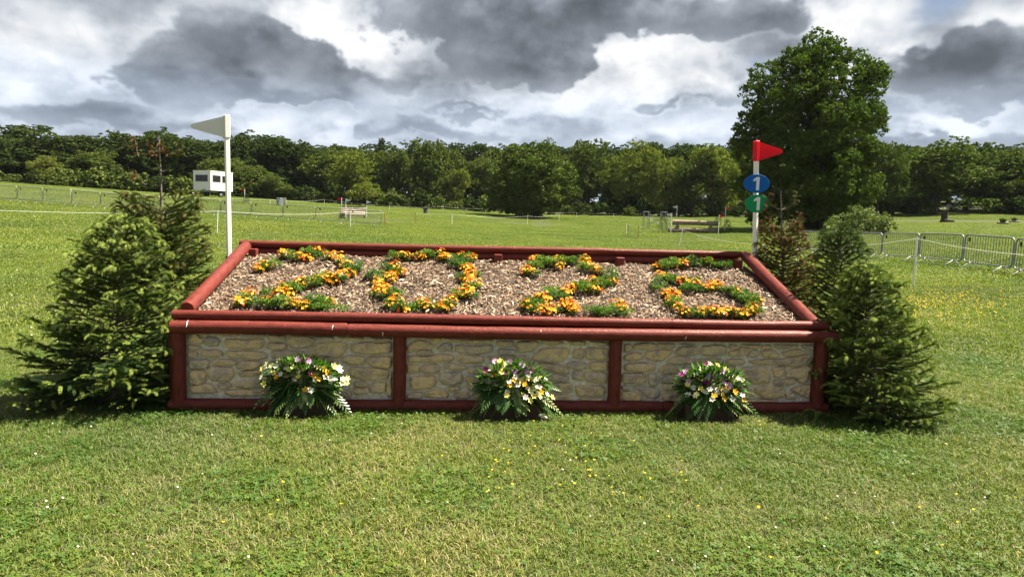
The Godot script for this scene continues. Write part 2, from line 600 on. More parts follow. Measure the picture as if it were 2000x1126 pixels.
func grass_patch(size: float, blades: int, hmin: float, hmax: float, wid: float, dry: float, clover: int) -> ArrayMesh:
	var mb := MB.new()
	for i in blades:
		var p := Vector3(rnd(-0.5, 0.5) * size, -0.004, rnd(-0.5, 0.5) * size)
		var a := rnd(0, TAU)
		var d := Vector3(cos(a), 0, sin(a))
		var s := Vector3(-d.z, 0, d.x)
		if rng.randf() < 0.5:
			s = s.rotated(Vector3.UP, rnd(-0.8, 0.8))
		var h := rnd(hmin, hmax)
		var lean := rnd(0.1, 1.5)
		var w := wid * rnd(0.6, 1.3)
		var p1 := p + d * h * lean * 0.35 + Vector3.UP * h * 0.6
		var p2 := p + d * h * lean + Vector3.UP * h * rnd(0.7, 1.0)
		var c := grass_color(dry)
		mb.tri(p - s * w * 0.5, p + s * w * 0.5, p1 + s * w * 0.45, c)
		mb.tri(p - s * w * 0.5, p1 + s * w * 0.45, p1 - s * w * 0.45, c)
		mb.tri(p1 - s * w * 0.45, p1 + s * w * 0.45, p2, c)
	for i in clover:
		var p := Vector3(rnd(-0.5, 0.5) * size, rnd(0.015, 0.04), rnd(-0.5, 0.5) * size)
		var a0 := rnd(0, TAU)
		var c := Color(0.06, 0.125, 0.025) if rng.randf() < 0.6 else Color(0.10, 0.16, 0.03)
		var r := rnd(0.006, 0.012)
		var tilt := Basis(Vector3(1, 0, 0).rotated(Vector3.UP, rnd(0, TAU)), rnd(0, 0.7))
		for k in 3:
			var a := a0 + TAU * k / 3.0
			var d := Vector3(cos(a), 0, sin(a))
			var s := Vector3(-d.z, 0, d.x)
			mb.quad(p, p + tilt * (d * r + s * r * 0.7), p + tilt * (d * r * 1.7), p + tilt * (d * r - s * r * 0.7), c)
	return mb.mesh()

func in_box(x: float, z: float, pad: float) -> bool:
	return absf(x - BOX_X) < BOX_W * 0.5 - pad and z < BOX_Z - pad and z > BOX_Z - BOX_D + pad

func lay_grass():
	var tint := FastNoiseLite.new()
	tint.seed = 77
	tint.frequency = 0.22
	tint.fractal_octaves = 3
	# [patch size, step, from, to, variants, blades, hmin, hmax, width, dry, clover]
	var bands := [
		[0.5, 0.33, 2.0, 10.5, 7, 1700, 0.014, 0.046, 0.0037, 0.20, 45],
		[1.4, 1.0, 9.8, 24.0, 4, 2600, 0.022, 0.055, 0.010, 0.14, 0],
		[4.0, 2.8, 23.0, 128.0, 4, 4600, 0.03, 0.065, 0.026, 0.12, 0]]
	for bi in bands.size():
		var b: Array = bands[bi]
		var n: int = b[4]
		var xs := []
		var cs := []
		for k in n:
			xs.append([])
			cs.append([])
		var step: float = b[1]
		var far: float = b[3]
		var zc := 0.0
		var zi := 0
		while zc < far:
			zc += step
			var half := zc * 0.86 + 2.5
			var xc := -half
			zi += 1
			while xc < half + 0.1 * zc:
				xc += step
				var x := xc + rnd(-0.22, 0.22) * step + (0.5 * step if zi % 2 else 0.0)
				var z := -zc + rnd(-0.22, 0.22) * step
				var d := sqrt(x * x + z * z)
				if d < b[2] or d > far or in_box(x, z, float(b[0]) * 0.5):
					continue
				var y := ground_y(x, z)
				var e := 0.6
				var nx := (ground_y(x + e, z) - ground_y(x - e, z)) / (2.0 * e)
				var nz := (ground_y(x, z + e) - ground_y(x, z - e)) / (2.0 * e)
				var up := Vector3(-nx, 1.0, -nz).normalized()
				var f := Vector3(1, 0, 0).rotated(Vector3.UP, rnd(0, TAU))
				f = (f - up * f.dot(up)).normalized()
				var bs := Basis(f, up, f.cross(up))
				var hs := rnd(0.8, 1.15)
				var t := tint.get_noise_2d(x, z)
				# mown bands across the field
				var mow := 0.0 if d < 14.0 else 0.06 * sin(z * 1.05 + x * 0.12)
				var k := rng.randi() % n
				if bi == 0:
					var pat := tint.get_noise_2d(x * 4.0 + 90.0, z * 4.0)
					k = 2 + rng.randi() % (n - 2)
					if pat > 0.28:
						k = 0
					elif pat < -0.30:
						k = 1
				xs[k].append(Transform3D(bs.scaled_local(Vector3(1, hs, 1)), Vector3(x, y, z)))
				var br := 1.0 + t * 0.34 + mow + (0.10 * tint.get_noise_2d(x * 6.0, z * 6.0) if d < 30.0 else 0.0)
				cs[k].append(Color(br * (1.0 + t * 0.22), br, br * (1.0 - t * 0.1)))
		for k in n:
			var clv: int = b[10]
			var dry: float = b[9] * (0.6 + 0.8 * k / n)
			if bi == 0 and k == 0:
				clv = 190
				dry = 0.08
			elif bi == 0 and k == 1:
				clv = 10
				dry = 0.5
			var pm := grass_patch(b[0], b[5], b[6], b[7], b[8], dry, clv)
			many("grass", pm, M.grass, xs[k], cs[k])
	for c in get_children():
		if c is MultiMeshInstance3D and String(c.name).begins_with("grass"):
			tag(c, "short mown lawn grass covering the field", "grass")

func flower_head(pet: int, r: float, col: Color, mid: Color, cup: float) -> ArrayMesh:
	var mb := MB.new()
	for k in pet:
		var a := TAU * k / pet
		var d := Vector3(cos(a), 0, sin(a))
		var s := Vector3(-d.z, 0, d.x)
		var w := r * 0.36
		var q1 := d * r * 0.55 + s * w + Vector3.UP * r * cup * 0.5
		var q2 := d * r + Vector3.UP * r * cup
		var q3 := d * r * 0.55 - s * w + Vector3.UP * r * cup * 0.5
		mb.quad(Vector3.ZERO, q1, q2, q3, col)
	for k in 6:
		var a := TAU * k / 6
		var a2 := TAU * (k + 1) / 6
		var t := Vector3.UP * r * 0.28
		mb.tri(t + Vector3.UP * r * 0.1, t * 0.6 + Vector3(cos(a), 0, sin(a)) * r * 0.2, t * 0.6 + Vector3(cos(a2), 0, sin(a2)) * r * 0.2, mid, Vector3.UP)
	return mb.mesh()

func lay_wild_flowers():
	var m := flower_head(5, 0.0088, Color(0.75, 0.52, 0.015), Color(0.6, 0.4, 0.01), 0.5)
	var xs := []
	# buttercups scattered in the near lawn
	for i in 85:
		var px := rnd(430, 2000)
		var py := rnd(820, 1120)
		if rng.randf() < 0.55:
			px = rnd(950, 1350)
			py = rnd(845, 990)
		var p := on_plane(px, py, Vector3.ZERO, Vector3.UP)
		xs.append(Transform3D(Basis(Vector3(rnd(-1, 1), 0, rnd(-1, 1)).normalized(), rnd(0, 0.6)).scaled(Vector3.ONE * rnd(0.8, 1.2)), p + Vector3.UP * rnd(0.045, 0.07)))
	var o := many("buttercup_flowers", m, M.petal, xs, [])
	tag(o, "small yellow buttercups scattered through the near lawn", "buttercups")
	xs = []
	# the yellow drift beyond the fir
	for i in 1100:
		var px := 1835 + rng.randfn(0, 85)
		var py := 605 + rng.randfn(0, 17)
		if px < 1690 or (px < 1760 and py > 600):
			continue
		var p := on_plane(px, py, Vector3.ZERO, Vector3.UP)
		p.y = ground_y(p.x, p.z)
		xs.append(Transform3D(Basis(Vector3(rnd(-1, 1), 0, rnd(-1, 1)).normalized(), rnd(0, 0.6)).scaled(Vector3.ONE * rnd(1.2, 1.7)), p + Vector3.UP * rnd(0.05, 0.09)))
	o = many("buttercup_drift", m, M.petal, xs, [])
	tag(o, "dense drift of yellow buttercups in the lawn beyond the firs", "buttercups")
	var cl := SphereMesh.new()
	cl.radius = 0.008
	cl.height = 0.015
	cl.radial_segments = 7
	cl.rings = 4
	xs = []
	for i in 40:
		var p := on_plane(rnd(0, 2000), rnd(840, 1124), Vector3.ZERO, Vector3.UP)
		xs.append(Transform3D(Basis.IDENTITY.scaled(Vector3.ONE * rnd(0.5, 0.9)), p + Vector3.UP * rnd(0.04, 0.06)))
	for i in 160:
		var d := rnd(8.5, 26)
		var a := rnd(-0.6, 0.7)
		xs.append(Transform3D(Basis.IDENTITY.scaled(Vector3.ONE * rnd(0.9, 1.6)), on_ground(sin(a) * d, -cos(a) * d) + Vector3.UP * 0.05))
	o = many("clover_flowers", cl, plain(lin(0.62, 0.58, 0.5), 0.9), xs, [])
	tag(o, "tiny white clover heads dotted over the lawn", "clover")

# ---------------------------------------------------------------- the table jump
const STONES := [
	[360, [
		[30,60,100,50,165,95,170,140,60,142,32,135], [120,40,225,42,205,80,170,85], [185,95,230,80,300,90,322,130,300,165,220,165,180,150], [240,40,480,45,500,75,330,72,260,60],
		[365,95,560,105,720,100,728,140,700,190,560,190,380,180,358,140], [520,55,740,55,730,80,600,85,530,75], [760,62,920,65,925,120,780,118,758,95], [755,135,925,138,935,190,800,198,755,180],
		[955,70,1130,70,1200,110,1150,160,1060,185,960,180,945,130], [1150,75,1350,80,1360,100,1220,105], [1100,255,1120,200,1200,140,1300,125,1440,125,1485,150,1470,210,1400,275,1250,260],
		[1380,80,1620,85,1640,105,1560,115,1440,105], [1690,85,1885,92,1880,110,1800,128,1700,100], [1510,150,1640,125,1700,130,1780,140,1885,125,1885,225,1700,240,1520,225,1500,180],
		[35,155,150,165,140,190,60,205,35,195], [35,225,110,215,120,260,40,270], [150,200,300,195,345,215,350,250,260,262,145,255], [370,205,620,210,730,220,755,265,700,290,450,275,370,250],
		[780,215,900,205,1075,205,1070,250,900,275,785,270], [35,290,215,282,225,330,205,370,40,372], [245,285,420,285,485,305,470,335,330,340,250,325], [500,300,690,300,710,340,640,370,510,382,472,355],
		[730,300,900,290,1060,260,1190,270,1190,330,760,350], [1200,275,1380,290,1420,330,1300,330,1210,310], [1430,270,1480,250,1640,255,1645,330,1500,335,1420,300], [1660,260,1885,255,1885,330,1860,370,1720,350,1660,320],
		[40,385,165,378,195,420,190,490,130,520,45,515], [235,345,340,355,440,360,455,430,400,480,260,480,205,440,200,390], [470,400,640,385,760,370,700,430,500,445], [1500,355,1700,360,1870,380,1845,470,1640,475,1500,440,1490,390],
		[1885,390,1885,630,1840,630,1835,500,1860,430], [40,530,230,500,290,560,300,590,45,590], [300,510,400,490,430,530,350,560,310,545], [440,490,560,480,760,470,760,530,560,545,445,535],
		[350,580,420,555,600,560,760,560,760,615,400,615], [1540,490,1640,485,1680,520,1590,535,1545,525], [1695,500,1830,490,1830,580,1700,585,1680,545], [1540,545,1670,540,1680,590,1550,600,1535,570],
		[1380,560,1520,560,1520,625,1400,620], [780,380,1000,360,1200,350,1400,360,1470,400,1450,470,1100,480,800,470], [780,500,1050,500,1060,610,790,610], [1080,500,1360,500,1370,610,1085,610]]],
	[780, [
		[70,170,150,110,250,115,330,170,290,195,180,190,100,225,68,215], [170,85,380,90,370,125,340,150,270,105], [355,170,400,140,480,140,480,205,370,212,345,190], [400,95,560,105,860,105,850,130,700,145,500,130,400,115],
		[505,150,680,165,850,150,850,220,720,238,510,225], [880,115,1040,120,1035,175,900,170], [890,190,1050,195,1050,235,900,242], [1075,120,1260,115,1275,150,1230,200,1080,228,1060,170],
		[1290,110,1470,115,1500,140,1400,160,1300,145], [1520,115,1690,120,1690,160,1560,150], [1720,120,1905,130,1900,165,1780,150], [1205,290,1215,250,1290,190,1420,175,1540,185,1550,230,1490,300,1400,315,1260,305],
		[1590,195,1670,185,1680,280,1590,275,1575,240], [1690,180,1900,180,1900,280,1800,288,1690,280], [150,230,190,200,280,205,320,230,240,252,170,248], [72,250,260,260,360,235,490,240,500,300,330,308,75,310],
		[520,250,760,250,770,315,600,320,520,295], [780,250,1180,250,1190,290,1190,320,850,310], [65,330,180,340,185,410,70,412], [200,335,350,330,375,360,360,405,200,412],
		[400,330,480,320,610,345,615,375,500,380,400,360], [630,350,780,340,820,370,740,420,610,410], [850,330,1240,330,1240,420,900,420], [1260,320,1400,325,1500,345,1550,390,1540,420,1400,395,1270,360],
		[1520,320,1600,300,1700,320,1700,375,1600,375,1520,350], [1720,310,1895,300,1895,390,1730,380], [1580,395,1670,390,1670,480,1570,465], [1682,395,1885,405,1885,510,1690,485],
		[95,440,320,430,340,490,310,545,100,565], [370,410,540,395,580,430,570,500,480,518,390,510,355,460], [1270,420,1400,415,1540,440,1535,485,1300,470], [600,440,740,440,740,500,600,500],
		[1390,500,1570,495,1575,580,1390,585], [1290,500,1370,490,1365,570,1290,580], [1600,520,1870,525,1870,615,1620,625,1600,560], [60,620,110,590,210,580,205,630,80,635], [220,580,400,550,450,600,440,635,230,630],
		[430,540,540,530,550,560,480,585], [490,600,620,580,640,635,500,635], [1350,610,1560,600,1570,655,1360,650], [1640,640,1860,630,1860,660,1640,658], [600,510,900,500,900,570,620,570], [920,500,1260,500,1260,620,920,620], [660,585,900,585,900,640,660,640], [900,430,1250,430,1250,490,900,490]]],
	[1190, [
		[140,150,200,150,215,190,180,215,140,225], [225,150,300,135,420,140,420,185,280,195,225,180], [435,140,590,140,605,170,560,190,440,180], [330,215,480,195,590,205,540,260,480,300,400,300,320,265],
		[135,255,220,220,300,225,305,280,200,300,135,290], [600,215,650,170,790,165,810,200,800,245,680,250,600,235], [625,140,800,150,700,160], [840,165,1000,150,1070,165,1065,240,930,258,830,240],
		[1100,145,1170,165,1150,195,1095,190], [1080,215,1180,200,1200,170,1290,190,1240,240,1100,262], [1190,150,1370,150,1350,180,1290,180], [1240,265,1300,205,1350,195,1370,240,1330,265],
		[1380,160,1475,155,1475,190,1390,190], [1375,205,1500,200,1540,245,1530,270,1400,260], [1505,150,1720,155,1700,180,1580,190,1510,180], [1560,220,1720,190,1800,225,1700,255,1590,260], [1740,155,1850,155,1850,205,1790,200],
		[1260,300,1400,280,1560,285,1750,250,1845,235,1845,310,1700,355,1550,335,1300,330], [520,320,560,270,640,255,755,275,750,320,640,328], [780,280,1040,275,1045,330,900,340,780,325], [1070,285,1220,280,1240,320,1150,335,1070,320],
		[135,330,290,310,420,320,420,370,340,395,140,390], [455,370,500,335,600,345,615,400,540,418,450,400], [630,360,850,355,850,390,700,390], [1050,350,1140,350,1150,385,1060,400], [1190,370,1260,350,1440,350,1480,460,1460,505,1320,515,1260,480,1200,440],
		[1475,360,1600,350,1600,390,1550,450,1500,445], [1610,395,1700,360,1835,345,1835,420,1780,500,1720,495,1690,450,1600,440], [1500,470,1680,460,1685,505,1560,515,1490,505], [110,410,330,410,330,510,115,500], [350,420,430,415,430,530,360,520],
		[450,430,650,420,690,470,620,495,460,495], [110,530,160,520,185,555,120,560], [210,525,400,540,460,570,460,620,400,640,320,610,260,560], [110,580,200,570,290,610,300,660,110,660], [480,510,600,500,620,560,500,570],
		[1310,540,1420,520,1590,530,1605,580,1570,635,1400,645,1330,600], [1640,560,1720,525,1830,510,1825,640,1740,610,1700,585], [1600,600,1680,590,1690,640,1610,645], [700,400,1040,410,1180,400,1250,490,1100,500,720,480], [640,510,960,510,960,590,640,590],
		[980,520,1290,530,1310,620,1000,620], [480,590,900,610,900,665,480,660], [1220,640,1540,655,1540,672,1220,668]]]]

func log_mesh(a: Vector3, b: Vector3, r: float, half_round := false) -> ArrayMesh:
	var mb := MB.new()
	var n := maxi(4, int(a.distance_to(b) / 0.12))
	var path := []
	var rad := []
	var dir := (b - a).normalized()
	path.append(a); rad.append(r * 0.86)
	path.append(a + dir * 0.012); rad.append(r)
	var bend := Vector3(rnd(-1, 1), rnd(-1, 1), rnd(-1, 1)) * 0.006
	for i in range(1, n):
		var t := float(i) / n
		path.append(a.lerp(b, t) + bend * sin(t * PI * 1.3) + Vector3(rnd(-1, 1), rnd(-1, 1), rnd(-1, 1)) * 0.0008)
		rad.append(r * (1.0 + rnd(-0.025, 0.025)))
	path.append(b - dir * 0.012); rad.append(r)
	path.append(b); rad.append(r * 0.86)
	mb.tube(path, rad, 18, Color.WHITE, true, 0.006, rng)
	return mb.mesh()

func stone_mesh(pts: Array, face_z: float) -> ArrayMesh:
	# pts: corners in the panel's plane; rounded, then raised in three rings
	var ring := pts
	var round2 := []
	for i in ring.size():
		var p: Vector3 = ring[i]
		var q: Vector3 = ring[(i + 1) % ring.size()]
		round2.append(p.lerp(q, 0.13))
		round2.append(p.lerp(q, 0.87))
	ring = round2
	var c := Vector3.ZERO
	for p in ring:
		c += p
	c /= ring.size()
	for i in ring.size():
		var out: Vector3 = ring[i] - c
		ring[i] += out.normalized() * 0.003
	var n := ring.size()
	var v := PackedVector3Array()
	var deep := rnd(0.024, 0.040)
	var tiltx := rnd(-0.05, 0.05)
	var tilty := rnd(-0.09, 0.05)
	for k in 4:
		var inset: float = [0.0, 0.07, 0.30, 0.62][k]
		var lift: float = [-0.1, 0.8, 0.97, 1.0][k]
		for i in n:
			var p: Vector3 = ring[i].lerp(c, inset)
			var d := p - c
			p.z = face_z + (deep * lift + (d.x * tiltx + d.y * tilty if k > 0 else 0.0) + (rnd(-0.005, 0.004) if k > 0 else 0.0))
			v.append(p)
	c.z = face_z + deep + rnd(-0.002, 0.003)
	v.append(c)
	var ix := PackedInt32Array()
	# which way round the ring runs decides the winding
	var area := 0.0
	for i in n:
		var p: Vector3 = ring[i]
		var q: Vector3 = ring[(i + 1) % n]
		area += p.x * q.y - q.x * p.y
	var cw := area < 0.0
	for k in 3:
		for i in n:
			var j := (i + 1) % n
			var a := k * n + i
			var b := k * n + j
			var d := (k + 1) * n + i
			var e := (k + 1) * n + j
			if cw:
				ix.append_array([a, b, e, a, e, d])
			else:
				ix.append_array([a, e, b, a, d, e])
	for i in n:
		var j := (i + 1) % n
		if cw:
			ix.append_array([3 * n + i, 3 * n + j, 4 * n])
		else:
			ix.append_array([3 * n + j, 3 * n + i, 4 * n])
	return smooth_mesh(v, ix)

var bed_p := Vector3.ZERO
var bed_n := Vector3.UP

func make_jump():
	var org := Vector3(BOX_X, 0, BOX_Z)
	var t := thing("table_jump", "red log table jump with stone panels and a sloping flower bed of wood chips", "jump", org)
	var hw := BOX_W * 0.5
	# front rails
	var xj: float = on_plane(680, 640, org, Vector3(0, 0, 1)).x - BOX_X
	put("front_rail", log_mesh(Vector3(-hw + 0.05, RAIL_Y, 0.03), Vector3(xj, RAIL_Y + 0.003, 0.03), 0.053), M.paint, t)
	put("front_rail", log_mesh(Vector3(xj + 0.003, RAIL_Y - 0.002, 0.03), Vector3(hw, RAIL_Y, 0.032), 0.052), M.paint, t)
	xj = on_plane(1314, 632, org, Vector3(0, 0, 1)).x - BOX_X
	put("upper_rail", log_mesh(Vector3(-hw + 0.045, RAIL_Y + 0.09, -0.028), Vector3(xj, RAIL_Y + 0.088, -0.028), 0.040), M.paint, t)
	put("upper_rail", log_mesh(Vector3(xj + 0.004, RAIL_Y + 0.088, -0.028), Vector3(hw - 0.05, RAIL_Y + 0.09, -0.028), 0.040), M.paint, t)
	xj = on_plane(1292, 790, org, Vector3(0, 0, 1)).x - BOX_X
	put("bottom_rail", log_mesh(Vector3(-hw + 0.02, 0.045, 0.0), Vector3(xj, 0.045, 0.0), 0.05), M.paint, t)
	put("bottom_rail", log_mesh(Vector3(xj + 0.004, 0.045, 0.0), Vector3(hw - 0.02, 0.046, 0.0), 0.05), M.paint, t)
	# posts
	var post_x := []
	for p in [[349, 712], [780, 718], [1201, 726], [1599, 735]]:
		var x: float = on_plane(p[0], p[1], org, Vector3(0, 0, 1)).x - BOX_X
		post_x.append(x)
		put("post", log_mesh(Vector3(x, 0.055, 0.004), Vector3(x + rnd(-0.004, 0.004), RAIL_Y - 0.035, 0.0), 0.054), M.paint, t)
	for s in [-1.0, 1.0]:
		put("corner_post", log_mesh(Vector3(s * (hw - 0.035), 0.06, -0.09), Vector3(s * (hw - 0.035), RAIL_Y - 0.01, -0.09), 0.05), M.paint, t)
		put("bottom_side_rail", log_mesh(Vector3(s * (hw - 0.05), 0.045, -0.06), Vector3(s * (hw - 0.05), 0.045, -BOX_D), 0.05), M.paint, t)
		for k in 5:
			var y0 := 0.10 + 0.115 * k
			var b := MB.new()
			b.box(Vector3(s * (hw - 0.055), y0 + 0.056, -BOX_D * 0.5 - 0.06), Vector3(0.03, 0.108, BOX_D - 0.16), Color.WHITE, Basis.IDENTITY, 0.004)
			part("side_board", b, M.paint, t)
		var up := MB.new()
		var xa: float = s * (hw - 0.07)
		var xb: float = s * (hw - 0.045)
		var prof := [Vector2(0.68, -0.14), Vector2(0.78, -0.14), Vector2(1.16, -BOX_D + 0.07), Vector2(0.68, -BOX_D + 0.07)]
		for k in 4:
			var p: Vector2 = prof[k]
			var q: Vector2 = prof[(k + 1) % 4]
			up.quad(Vector3(xa, p.x, p.y), Vector3(xa, q.x, q.y), Vector3(xb, q.x, q.y), Vector3(xb, p.x, p.y), Color.WHITE, Vector3(0, (p.x + q.x) * 0.5 - 0.85, (p.y + q.y) * 0.5 + BOX_D * 0.6))
		for xx in [xa, xb]:
			up.quad(Vector3(xx, prof[0].x, prof[0].y), Vector3(xx, prof[1].x, prof[1].y), Vector3(xx, prof[2].x, prof[2].y), Vector3(xx, prof[3].x, prof[3].y), Color.WHITE, Vector3(signf(xx - (xa + xb) * 0.5), 0, 0))
		part("side_panel", up, M.paint, t)
	# sloping side rails
	for e in [[[367, 600], [480, 482]], [[1590, 632], [1457, 500]]]:
		var a: Vector3 = on_plane(e[0][0], e[0][1], Vector3(0, 0, BOX_Z - 0.07), Vector3(0, 0, 1)) - org
		var b: Vector3 = on_plane(e[1][0], e[1][1], Vector3(0, 0, BOX_Z - BOX_D + 0.03), Vector3(0, 0, 1)) - org
		var d := (b - a).normalized()
		put("side_rail", log_mesh(a - d * 0.02, b + d * 0.02, 0.058), M.paint, t)
	# back rail, board and blocks
	var zb := BOX_Z - BOX_D
	var bl := on_plane(468, 475, Vector3(0, 0, zb), Vector3(0, 0, 1)) - org
	var br := on_plane(1449, 497, Vector3(0, 0, zb), Vector3(0, 0, 1)) - org
	var bm := bl.lerp(br, 0.73)
	put("back_rail", log_mesh(bl, bm, 0.036), M.paint, t)
	put("back_rail", log_mesh(bm + Vector3(0.004, 0, 0), br, 0.036), M.paint, t)
	for k in 3:
		var lo := bl + Vector3(0.02, -0.083 - 0.3 * k, 0.0)
		var hi := br + Vector3(-0.02, -0.083 - 0.3 * k, 0.0)
		if k == 0:
			put("back_rail", log_mesh(lo, hi, 0.038), M.paint, t)
		else:
			var b := MB.new()
			b.box((lo + hi) * 0.5 + Vector3(0, 0.04, 0), Vector3(hi.x - lo.x, 0.285, 0.03), Color.WHITE, Basis(Vector3(0, 0, 1), atan2(hi.y - lo.y, hi.x - lo.x)), 0.004)
			part("back_board", b, M.paint, t)
	var bk := MB.new()
	bk.box((bl + br) * 0.5 + Vector3(0, -0.06, -0.03), Vector3(br.x - bl.x - 0.06, 0.16, 0.02), Color.WHITE, Basis(Vector3(0, 0, 1), atan2(br.y - bl.y, br.x - bl.x)), 0.003)
	part("back_board", bk, M.paint, t)
	var bb := MB.new()
	bb.box(Vector3(0, 0.24, -BOX_D + 0.0), Vector3(BOX_W - 0.25, 0.42, 0.03), Color.WHITE, Basis.IDENTITY, 0.004)
	part("back_board", bb, M.paint, t)
	for px in [[494, 488], [973, 499], [1211, 505], [1441, 509]]:
		var p := on_plane(px[0], px[1], Vector3(0, 0, zb + 0.09), Vector3(0, 0, 1)) - org
		var b := MB.new()
		b.box(p + Vector3(0, -0.06, 0), Vector3(0.085, 0.15, 0.09), Color.WHITE, Basis.IDENTITY, 0.006)
		part("back_post", b, M.paint, t)
	# stone panels
	var fz := -0.045
	for k in 3:
		var x0: float = post_x[k] + 0.02
		var x1: float = post_x[k + 1] - 0.02
		var b := MB.new()
		b.box(Vector3((x0 + x1) * 0.5, 0.36, fz - 0.012), Vector3(x1 - x0, 0.60, 0.024), Color.WHITE)
		var pan := part("stone_panel", b, M.mortar, t)
		for poly in STONES[k][1]:
			var pts := []
			for i in range(0, poly.size(), 2):
				var p := on_plane(STONES[k][0] + poly[i] * 0.215, 640 + poly[i + 1] * 0.215, Vector3(0, 0, BOX_Z + fz + 0.01), Vector3(0, 0, 1)) - org
				p.x = clampf(p.x, x0 + 0.01, x1 - 0.01)
				p.y = clampf(p.y, 0.085, 0.65)
				p.z = 0.0
				pts.append(p)
			put("stone", stone_mesh(pts, fz), M.stones[rng.randi() % 5], pan)
	# white drips on the front rail
	for d in [[363, 633], [649, 640], [1056, 648], [1179, 653], [747, 653], [1340, 660]]:
		var mb := MB.new()
		var p := on_plane(d[0], d[1], Vector3(0, 0, BOX_Z + 0.083), Vector3(0, 0, 1)) - org
		var h := rnd(0.02, 0.045)
		var path := []
		var rad := []
		for i in 6:
			var f := float(i) / 5.0
			var y := p.y + h * (0.5 - f)
			var dz := sqrt(maxf(0.0, 0.0535 * 0.0535 - (y - RAIL_Y) * (y - RAIL_Y)))
			path.append(Vector3(p.x + sin(f * 5.0 + d[0]) * 0.0025, y, 0.03 + dz))
			rad.append([0.002, 0.0042, 0.003, 0.0022, 0.0026, 0.001][i])
		mb.tube(path, rad, 6, Color.WHITE)
		part("white_drip", mb, M.white, t)
	# the bed
	var f0 := Vector3(0, RAIL_Y + 0.062, -0.05)
	var f1 := Vector3(0, 1.150, -BOX_D + 0.06)
	bed_p = org + f0
	bed_n = Vector3(0, -(f1.z - f0.z), f1.y - f0.y).normalized()
	var up_dir := (f1 - f0).normalized()
	var ln := f0.distance_to(f1)
	var v := PackedVector3Array()
	var ix := PackedInt32Array()
	var nx := 110
	var nz := 40
	var bn := FastNoiseLite.new()
	bn.seed = 4
	bn.frequency = 3.5
	for j in nz + 1:
		for i in nx + 1:
			var x := lerpf(-hw + 0.09, hw - 0.09, float(i) / nx)
			var p := f0 + up_dir * ln * j / nz + Vector3(x, 0, 0)
			p += bed_n * bn.get_noise_2d(x, p.z) * 0.018
			v.append(p)
	for j in nz:
		for i in nx:
			var a := j * (nx + 1) + i
			ix.append_array([a, a + nx + 1, a + nx + 2, a, a + nx + 2, a + 1])
	var bed := put("soil", smooth_mesh(v, ix), M.soil, t)
	# wood chips
	var protos := []
	for k in 5:
		var mb := MB.new()
		var L: float = [0.045, 0.034, 0.055, 0.028, 0.04][k]
		var w: float = [0.009, 0.013, 0.007, 0.011, 0.010][k]
		var th := 0.0035
		var seg := 3
		for s in seg:
			var a := -0.5 + float(s) / seg
			var b := -0.5 + float(s + 1) / seg
			var ca := Vector3(a * L, (0.25 - a * a) * L * [0.3, 0.1, 0.45, 0.2, -0.2][k], 0)
			var cb := Vector3(b * L, (0.25 - b * b) * L * [0.3, 0.1, 0.45, 0.2, -0.2][k], 0)
			var wa := w * (0.55 if s == 0 else 1.0) * 0.5
			var wb := w * (0.35 if s == seg - 1 else 1.0) * 0.5
			mb.quad(ca + Vector3(0, th, -wa), ca + Vector3(0, th, wa), cb + Vector3(0, th, wb), cb + Vector3(0, th, -wb), Color.WHITE, Vector3.UP)
			mb.quad(ca + Vector3(0, 0, wa), ca + Vector3(0, th, wa), cb + Vector3(0, th, wb), cb + Vector3(0, 0, wb), Color.WHITE, Vector3(0, 0, 1))
			mb.quad(ca + Vector3(0, 0, -wa), ca + Vector3(0, th, -wa), cb + Vector3(0, th, -wb), cb + Vector3(0, 0, -wb), Color.WHITE, Vector3(0, 0, -1))
		protos.append(mb.mesh())
	M.chip = plain(Color.WHITE, 0.85)
	M.chip.vertex_color_use_as_albedo = true
	var frame := Basis(Vector3.RIGHT, bed_n, Vector3.RIGHT.cross(bed_n))
	var chip_mats := []
	for k in 4:
		chip_mats.append(plain([lin(0.34, 0.25, 0.16), lin(0.44, 0.35, 0.24), lin(0.27, 0.18, 0.11), lin(0.50, 0.43, 0.32)][k], 0.85))
	for k in 5:
		var xs := []
		var cs := []
		for i in 5600:
			var x := rnd(-hw + 0.12, hw - 0.12)
			var f := rnd(0.005, 0.995)
			var p := f0 + up_dir * ln * f + Vector3(x, 0, 0)
			p += bed_n * (bn.get_noise_2d(x, p.z) * 0.018 + rnd(0.0, 0.016))
			var b := frame * Basis(Vector3.UP, rnd(0, TAU)) * Basis(Vector3(0, 0, 1), rnd(-0.5, 0.5)) * Basis(Vector3(1, 0, 0), rnd(-0.8, 0.8))
			var big := i < 56
			if big:
				p += bed_n * 0.012
				var o := put("wood_chip", protos[k], chip_mats[rng.randi() % 4], bed)
				o.transform = Transform3D(b.scaled(Vector3.ONE * rnd(1.1, 1.6)), p)
				continue
			xs.append(Transform3D(b.scaled(Vector3.ONE * rnd(0.45, 1.1)), p))
			var q := rng.randf()
			var c := Vector3(0.40, 0.285, 0.17)
			if q < 0.22:
				c = Vector3(0.58, 0.47, 0.33)
			elif q < 0.45:
				c = Vector3(0.28, 0.175, 0.10)
			elif q < 0.66:
				c = Vector3(0.10, 0.064, 0.04)
			c *= rnd(0.5, 0.9)
			cs.append(Color(c.x * 0.88, c.y * 0.84, c.z * 0.92))
		many("wood_chips", protos[k], M.chip, xs, cs, t)

# ---------------------------------------------------------------- plants of the bed
func leaf_quad(mb: MB, p: Vector3, d: Vector3, up: Vector3, l: float, w: float, c: Color):
	var s := d.cross(up).normalized()
	var m := p + d * l * 0.5
	mb.quad(p, m + s * w * 0.5 + up * l * 0.08, p + d * l, m - s * w * 0.5 + up * l * 0.08, c)

